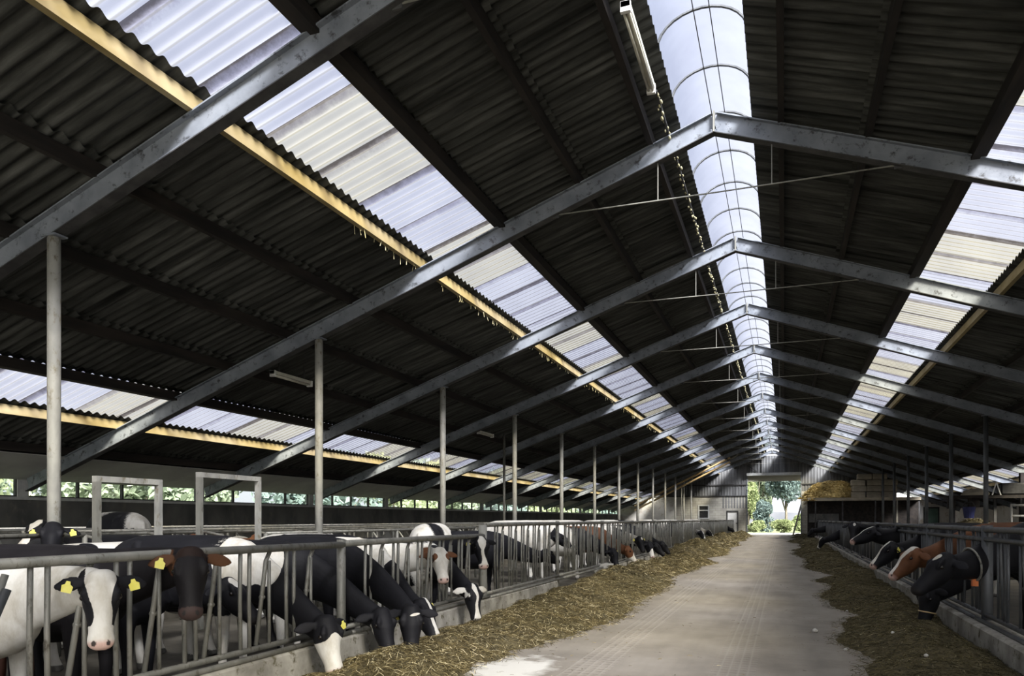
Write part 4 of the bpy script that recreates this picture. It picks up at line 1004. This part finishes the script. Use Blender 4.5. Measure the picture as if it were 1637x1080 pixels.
def hoop(x, ya, yb, z, ld, lab):
    e = empty('hoop_frame', (x, ya, -.1)); tag(e, lab, 'hoop frame', 'hoop frames above the cows'); L = yb - ya
    b = MB(); b.bar((0, 0, 0), (0, 0, z + .1), .07, .07, (0, 1, 0)); b.build('upright', M['galv'], e)
    b = MB(); b.bar((0, L, 0), (0, L, z + .1), .07, .07, (0, 1, 0)); b.build('upright', M['post'], e)
    b = MB(); b.bar((0, -.035, z + .135), (0, L + .035, z + .135), .07, .07); b.build('crossbar', M['post'], e)
hoop(-7.6, 6.56, 7.48, 1.86, 0, 'left galvanised hoop frame rising behind the white-backed cow')
hoop(-7.6, 8.20, 9.42, 2.0, 0, 'right galvanised hoop frame, taller, with a mottled upright')
def rail_pair(x, ya, yb, zs_, lab, r_=.026):
    e = empty('pen_rail', (x, ya, -.1)); tag(e, lab, 'rail')
    for z in zs_:
        b = MB(); b.tube([(0, 0, z + .1), (0, yb - ya, z + .1)], r_, 8); b.build('rail', M['galv'], e, True)
    for y in (0, (yb - ya) / 2, yb - ya):
        b = MB(); b.tube([(0, y, 0), (0, y, max(zs_) + .1)], r_ * 1.1, 8); b.build('upright', M['galv'], e, True)
rail_pair(-7.6, 1.5, 6.4, (1.24, .8), 'pipe rail running behind the cows at far left up to the hoop frame')
rail_pair(-7.6, 9.6, 18.0, (1.2, .8), 'long pipe rail behind the feeding cows right of the hoop frames')
def lamp(loc, L, lab, ang=0):
    e = empty('tube_lamp', loc); tag(e, lab, 'lamp', 'fluorescent lamp fittings'); 
    b = MB(); b.box(-.05, .05, 0, L, .02, .08); b.build('housing', M['cream_lamp'], e)
    for dx in (-.028, .028):
        b = MB(); b.tube([(dx, .05, -.0), (dx, L - .05, -.0)], .016, 10); b.build('tube', M['cream_lamp'], e, True)
    b = MB(); b.box(-.055, .055, -.0, .05, -.03, .085); b.build('end_cap', M['sheet_steel_white'], e); b = MB(); b.box(-.055, .055, L - .05, L, -.03, .085); b.build('end_cap', M['sheet_steel_white'], e)
    b = MB(); b.box(-.01, .01, .2, .22, .08, .36); b.build('hanger', M['steel_dark'], e); b = MB(); b.box(-.01, .01, L - .22, L - .2, .08, .36); b.build('hanger', M['steel_dark'], e)
lamp((-1.62, 8.0, 6.95), 1.7, 'twin tube lamp fitting hanging left of the ridge rooflight near the picture top')
lamp((-9.0, 11.55, 4.12), 1.2, 'dusty lamp fitting under the left roof slope above the low fence')
lamp((-9.0, 21.55, 4.12), 1.2, 'dusty lamp fitting further back under the left roof slope')
e = empty('lamp_cable', (-1.58, 9.8, 6.98)); tag(e, 'cobwebbed cable run along the left edge of the ridge rooflight', 'cable')
b = MB(); b.tube([(0, 0, .04), (0, 58, .04)], .018, 6); b.build('cable', M['steel_dark'], e)
b = MB(); r3 = random.Random(5); y = .1
while y < 57:
    vs, fs = uv_ball((r3.uniform(-.03, .03), y, r3.uniform(-.02, .06)), r3.uniform(.008, .021), n=4)
    vs = [(a, yy + (yy - y) * 1.8, c) for a, yy, c in vs]; b.add(vs, fs); y += r3.uniform(.03, .11)
o = b.build('cobweb_lump', M['cobweb'], e); o['kind'] = 'stuff'
# cobweb threads under the yellow purlin
b = MB(); r3 = random.Random(8)
for i in range(420):
    y = r3.uniform(9, 66); x = XR - 4.69 + r3.uniform(-.05, .02); z = zr(4.69) + .02; l = r3.uniform(.03, .14)
    b.bar((x, y, z), (x + r3.uniform(-.03, .03), y + r3.uniform(-.05, .05), z - l), .006, .006, (0, 1, 0))
tag(b.build('cobweb_threads', M['cobweb']), 'dusty cobweb threads hanging from the upper yellow purlin on the left', 'cobweb', kind='stuff')

# bale elevator leaning from the lying area up to the roof at the far end
e = empty('bale_elevator', (-11.35, 60, 0)); tag(e, 'long inclined bale elevator of two pale rails rising towards the ridge', 'elevator')
a_, b2 = Vector((0, 0, 2.15)), Vector((7.4, 0, 5.85))
for dz, nm in ((0, 'lower_rail'), (.34, 'upper_rail')):
    b = MB(); b.bar(a_ + Vector((0, 0, dz)), b2 + Vector((0, 0, dz)), .5, .10); b.build(nm, M['wood_pale'], e)
b = MB(); b.tube([b2 + Vector((0, 0, .2)), b2 + Vector((.5, 0, .5)), b2 + Vector((.7, 0, 1.0))], .05, 8); b.build('spout', M['galv'], e)
b = MB()
for t in np.linspace(.05, .95, 9): p = a_.lerp(b2, t); b.bar(p, p + Vector((0, 0, .34)), .04, .04, (1, 0, 0))
b.build('rung', M['galv'], e)
for t in (.02, .5): 
    p = a_.lerp(b2, t); b = MB(); b.tube([(p.x, 0, -.1), (p.x, 0, p.z)], .04, 8); b.build('leg', M['galv'], e)

# ---------------------------------------------------------------- loft with straw, far right
e = empty('hay_loft', (1.5, 55, -.1)); tag(e, 'raised timber hay loft on thin posts at the far right', 'loft')
b = MB(); b.box(0, 6.9, 0, 15, 2.78, 2.98); b.build('deck', M['pallet'], e)
b = MB(); b.box(0, 6.9, .8, .9, 0, 2.78); b.box(6.8, 6.9, .9, 15, 0, 2.78); b.build('dark_backing', M['wood_dark'], e)  # added dark boards that stand in for the shade under the deck
for x in (.5, 2.2, 4.2, 5.3, 5.5, 6.8):
    b = MB(); b.bar((x, .1, 0), (x, .1, 2.78), .09, .09, (0, 1, 0)); b.build('post', M['galv'] if x in (5.3, 5.5) else M['steel_dark'], e)
b = MB(); b.box(.1, 2.0, .66, .76, 1.3, 1.9); b.build('side_board', M['wall_dark'], e)
def pile(name, c, r, m, ms, seed, n, lab, cat, L=.3, wd=.02):
    vs, fs = uv_ball((0, 0, 0), 1, n=24); P = np.array(vs)
    f = 1 + .10 * field(P * 1.0, seed, 4) + .03 * field(P, seed + 1, 14); P = P * f[:, None]; P[:, 2] = np.sign(P[:, 2]) * np.abs(P[:, 2]) ** .8
    P[:, 2] = np.maximum(P[:, 2], 0); W = P * np.array(r)
    mb = MB(); mb.add(W.tolist(), fs); o = mb.build(name, m, None, True); o.location = c; tag(o, lab, cat, kind='stuff')
    g = np.random.RandomState(seed); idx = g.randint(0, len(W), n); Q = W[idx] + g.normal(0, .04, (n, 3)); Q[:, 2] = np.maximum(Q[:, 2], .01)
    strands('straw_strand', Q, L, wd, ms, seed, .8, parent=o); return o
pile('straw_pile', (3.0, 57.2, 2.88), (1.75, 2.0, 1.15), M['straw'], M['straw_strands'], 71, 9000, 'golden loose straw heaped on the left end of the hay loft', 'straw', .35, .03)
pile('straw_pile', (1.75, 55.6, 2.7), (.5, .6, .75), M['straw'], M['straw_strands'], 73, 2200, 'golden straw spilling over the left corner of the hay loft', 'straw', .3, .03)
r3 = random.Random(4); k = 0
lv = ['bottom', 'second', 'third', 'fourth']
for row in range(4):
    for col in range(3 if row < 3 else 2):
        x = 4.75 + col * .95 + r3.uniform(-.04, .04) + (row == 3) * .35; z = 2.88 + row * .41
        b = MB(); b.box(-.45, .45, -.5, .5, 0, .39)
        o = b.build('straw_bale', M['pallet']); o.location = (x, 56.2, z); o.rotation_euler = (0, 0, r3.uniform(-.06, .06))
        bv = o.modifiers.new('b', 'BEVEL'); bv.width = .05; bv.segments = 2
        tag(o, 'grey-brown straw bale, %s layer of the loft stack, %s' % (lv[row], ['left end', 'middle', 'right end'][col]), 'bale', 'bales stacked on the loft')
# green door at the far right and small notice frame
f = MB(); f.box(11.0, 11.08, YE - .1, YE, 0, 2.4); f.box(12.1, 12.18, YE - .1, YE, 0, 2.4); f.box(11.0, 12.18, YE - .1, YE, 2.34, 2.44)
dr = struct(f.build('door_3', M['steel_dark'])); g_ = MB(); g_.box(11.08, 12.1, YE - .06, YE - .02, 0, 2.34); g_.build('door_panel', M['green_paint'], dr)
# storage along the right wall
e = empty('storage_rack', (5.95, 33, -.1)); tag(e, 'long dark storage shelf on posts in front of the bright right wall', 'shelf')
b = MB(); b.box(0, 4.3, 0, .8, 2.32, 2.44); b.build('shelf_board', M['wood_dark'], e)
for x in (.3, 1.7, 4.1):
    b = MB(); b.bar((x, .5, 0), (x, .5, 2.32), .09, .09, (0, 1, 0)); b.build('leg', M['steel_dark'], e)
b = MB(); b.box(.05, .3, .1, .4, 1.95, 2.32); b.build('bracket', M['wood_dark'], e); b = MB(); b.box(.75, 1.1, .1, .35, 2.0, 2.32); b.build('bracket', M['wood_dark'], e)
o = pile('tarpaulin', (6.95, 33.4, 2.34), (.45, .33, .26), M['pallet'], M['silage_strands'], 75, 10, 'crumpled grey cover lying on the left of the storage shelf', 'tarpaulin')
b = MB(); b.box(0, 1.05, 0, .6, 0, .46); o = b.build('crate', M['black']); o.location = (7.75, 33.1, 2.34); bv = o.modifiers.new('b', 'BEVEL'); bv.width = .06; tag(o, 'big black crate standing on the storage shelf', 'crate')
for x, lab in ((7.45, 'white folding trestle on the shelf left of the black crate'), (8.9, 'white folding trestle on the shelf right of the black crate')):
    b = MB(); b.tube([(0, 0, 0), (.18, 0, .62), (-.15, 0, .66)], .03, 6); b.tube([(.36, 0, 0), (.18, 0, .62)], .03, 6); o = b.build('trestle', M['sheet_steel_white']); o.location = (x, 33.04, 2.34); o.scale = (.78, 1, .78); tag(o, lab, 'trestle')
# (bucket under the shelf)
e = empty('bucket', (6.45, 31.9, 1.46)); tag(e, 'blue bucket standing on a rail below the dark shelf', 'bucket')
b = MB(); b.tube([(0, 0, 0), (0, 0, .42)], [.16, .22], 14); b.build('pail', M['blue_paint'], e); b = MB(); b.tube([(-.21, 0, .4), (-.12, 0, .6), (.12, 0, .6), (.21, 0, .4)], .012, 6); b.build('handle', M['steel_dark'], e)
pile('hay_pile', (6.7, 32.2, .9), (.72, .55, .52), M['hay_base'], M['hay_strands'], 77, 2500, 'greenish hay pile heaped below the blue bucket on the right', 'hay', .2, .02)
b = MB(); b.box(6.0, 7.8, 31.5, 32.9, -.1, .92); tag(b.build('feed_trough', M['wall_dark']), 'dark trough carrying the greenish hay pile', 'trough')
e = empty('pen_rail', (6.6, 27, -.1)); tag(e, 'pale double pipe rail crossing before the right wall stores', 'rail')
for z in (1.62, 1.95):
    b = MB(); b.tube([(0, 0, z), (5.0, 0, z)], .035, 8); b.build('rail', M['post'], e)
for x in (0, 2.5, 5.0):
    b = MB(); b.tube([(x, 0, 0), (x, 0, 2.0)], .035, 8); b.build('upright', M['post'], e)
for i, (x, dx, m_, lab) in enumerate(((9.0, .35, 'sheet_steel_white', 'white plank leaning left of the two bluish ones at right edge'), (9.25, .3, 'white_pvc', 'middle leaning plank of three at the right edge'), (9.55, -.05, 'wood_pale', 'upright wooden plank of the three at the right edge'))):
    b = MB(); b.bar((x - .1, 34.8, -.1), (x + dx, 35.1, 3.0), .12, .05, (0, 1, 0)); tag(b.build('plank', M[m_]), lab, 'plank', 'planks leaning at the right edge')
b = MB(); b.box(8.95, 9.25, 35.3, 35.55, -.1, 3.3); tag(b.build('timber_post', M['wood_dark']), 'thick dark timber post behind the leaning planks at the right edge', 'post')
b = MB(); b.box(9.6, 10.3, 35.6, 36.0, 2.75, 3.15); b.box(9.9, 10.0, 35.7, 35.9, -.1, 2.75); tag(b.build('brown_cabinet', M['wood_pale']), 'small brown box fixed high on a stand at the right edge', 'box')
e = empty('trailer', (6.6, 20.8, -.1)); tag(e, 'white farm trailer with dark mudguards seen over the right fence', 'trailer')
b = MB(); b.box(0, 2.6, 0, 1.8, .7, 1.32); b.build('body', M['sheet_steel_white'], e)
for x in (.55, 1.9):
    b = MB(); b.tube([(x, -.02, .42), (x, .22, .42)], .40, 20); b.build('wheel', M['black'], e, False)

# ---------------------------------------------------------------- outside
b = MB(); b.box(-120, 140, YE + .3, 260, -.35, -.06); b.box(-120, XL_ - .2, -30, YE + .3, -.35, -.06); b.box(XRW + .2, 120, -30, YE + .3, -.35, -.06); struct(b.build('ground', M['grass']))
b = MB(); b.box(-9, 9, YE + .1, 84, -.3, -.02); struct(b.build('ground', M['gravel']))
b = MB(); b.box(-14, 14, -40, YB, -.3, -.0); struct(b.build('ground', M['gravel']))
def tree(name, lab, x, y, hb_, ht, rx, ry, m, n, leaf, seed, group, cat='tree', trunk=True, tr=.25):
    g = np.random.RandomState(seed); e = empty(name, (x, y, -.06)); tag(e, lab, cat, group)
    # clumps
    K = 16; C = []
    while len(C) < K:
        p = g.uniform(-1, 1, 3)
        if np.linalg.norm(p) < 1: C.append(p * .75)
    C = np.array(C); rc = g.uniform(.25, .5, K); ci = g.randint(0, K, n)
    d_ = g.normal(size=(n, 3)); d_ /= np.linalg.norm(d_, axis=1)[:, None]
    P = C[ci] + d_ * (rc[ci] * g.uniform(.55, 1, n) ** .5)[:, None]
    P = P * np.array([rx, ry, (ht - hb_) / 2]) + np.array([0, 0, (ht + hb_) / 2])
    u = g.normal(size=(n, 3)); u /= np.linalg.norm(u, axis=1)[:, None]; v = np.cross(u, g.normal(size=(n, 3))); v /= np.linalg.norm(v, axis=1)[:, None]
    sz = leaf * g.uniform(.6, 1.3, n)[:, None]
    V_ = np.stack([P - u * sz, P - v * sz * .5, P + u * sz, P + v * sz * .5], 1).reshape(-1, 3); k = np.arange(n) * 4
    F = np.stack([k, k + 1, k + 2, k + 3], 1)
    me = bpy.data.meshes.new('leaves'); me.vertices.add(len(V_)); me.vertices.foreach_set('co', V_.ravel()); me.loops.add(F.size); me.loops.foreach_set('vertex_index', F.ravel().astype(np.int32))
    me.polygons.add(n); me.polygons.foreach_set('loop_start', np.arange(n, dtype=np.int32) * 4); me.update(calc_edges=True); me.materials.append(m)
    o = bpy.data.objects.new('leaves', me); COL.objects.link(o); o.parent = e
    if trunk:
        b = MB(); b.tube([(0, 0, 0), (.1, 0, hb_ * .6), (0, 0, (hb_ + ht) / 2)], [tr, tr * .8, tr * .4], 9)
        for a in range(5):
            an = a * 1.3; b.tube([(0, 0, hb_ * .85), (math.cos(an) * rx * .5, math.sin(an) * ry * .5, (hb_ + ht) / 2)], [tr * .4, tr * .15], 6)
        b.build('trunk', M['bark'], e, True)
    return e
G1 = 'trees and bushes beyond the open end door'
tree('broadleaf_tree', 'tall tree with a straight dark trunk beyond the open end door', .1, 100, 3.0, 9.5, 2.5, 2.5, M['far_blue'], 5200, .20, 1, G1, tr=.2)
tree('broadleaf_tree', 'hazy tall tree filling the left half of the door opening', -4.0, 112, .8, 14, 3.3, 3, M['far_green'], 9000, .26, 2, G1)
tree('broadleaf_tree', 'broad bluish tree behind the straight trunked one', -2.6, 135, 4.4, 18, 7.5, 4, M['far_blue'], 9000, .38, 3, G1)
tree('broadleaf_tree', 'light green tree at the right side of the door opening', 3.9, 118, 3.6, 13, 2.9, 3, M['far_green'], 4500, .26, 4, G1)
tree('broadleaf_tree', 'pale tree at the far left of the door opening', -4.1, 92, .4, 6.5, 1.2, 1.4, M['far_light'], 2600, .17, 5, G1)
tree('dark_bush', 'dark bluish rounded bush left of the tree trunk', -2.15, 89, .0, 3.9, 1.55, 1.4, M['far_blue'], 5200, .15, 6, G1, 'bush', False)
tree('low_bush', 'bright low bush at the left foot of the dark bush', -2.8, 84, .0, 1.35, 1.1, 1.0, M['far_light'], 2200, .15, 7, G1, 'bush', False)
tree('low_bush', 'bright low bush at the foot of the straight trunked tree', .0, 85, .0, 1.6, 1.6, 1.2, M['far_light'], 2600, .15, 8, G1, 'bush', False)
tree('low_bush', 'yellow-green bush behind the leaning pole in the doorway', 1.9, 88, .0, 2.2, 1.1, 1.2, M['far_light'], 2000, .16, 9, G1, 'bush', False)
b = MB(); b.bar((.72, YE + .6, -.02), (1.5, YE + .35, 3.1), .14, .08, (0, 1, 0)); tag(b.build('leaning_beam', M['galv']), 'long beam leaning in the right side of the open doorway', 'beam')
b = MB(); xs_ = np.linspace(-90, 90, 61); tp = 3.6 + .7 * field(np.stack([xs_, xs_ * 0, xs_ * 0], 1), 3, .25)
b.add([(x, 230 + d_, z) for d_ in (0, 12) for x, h_ in zip(xs_, tp) for z in (-.3, h_)], [(2 * i, 2 * i + 2, 2 * i + 3, 2 * i + 1) for i in range(60)] + [(2 * i + 1, 2 * i + 3, 122 + 2 * i + 3, 122 + 2 * i + 1) for i in range(60)])
struct(b.build('ground', M['far_field']))
G2 = 'hedgerow trees outside the left windows'
r3 = random.Random(12)
ws_ = ['first from the left through the windows', 'second from the left through the windows', 'third from the left through the windows', 'fourth, near the middle of the windows', 'fifth, outside the middle windows', 'sixth, right of the middle windows', 'seventh, far along the window strip', 'eighth, far along the window strip', 'ninth, near the end of the window strip', 'last before the end wall']
for i in range(10):
    y = 14 + i * 11.5
    tree('hedgerow_tree', ['light green', 'mid green', 'bluish'][i % 3] + ' hedgerow tree outside the dark wall, ' + ws_[i], -25 - r3.uniform(0, 4), y, .0, r3.uniform(5.2, 6.2) + i * .1, 2.4, 7.0, [M['leaf_light'], M['leaf_green'], M['leaf_blue']][i % 3], 6500, .24, 20 + i, G2)
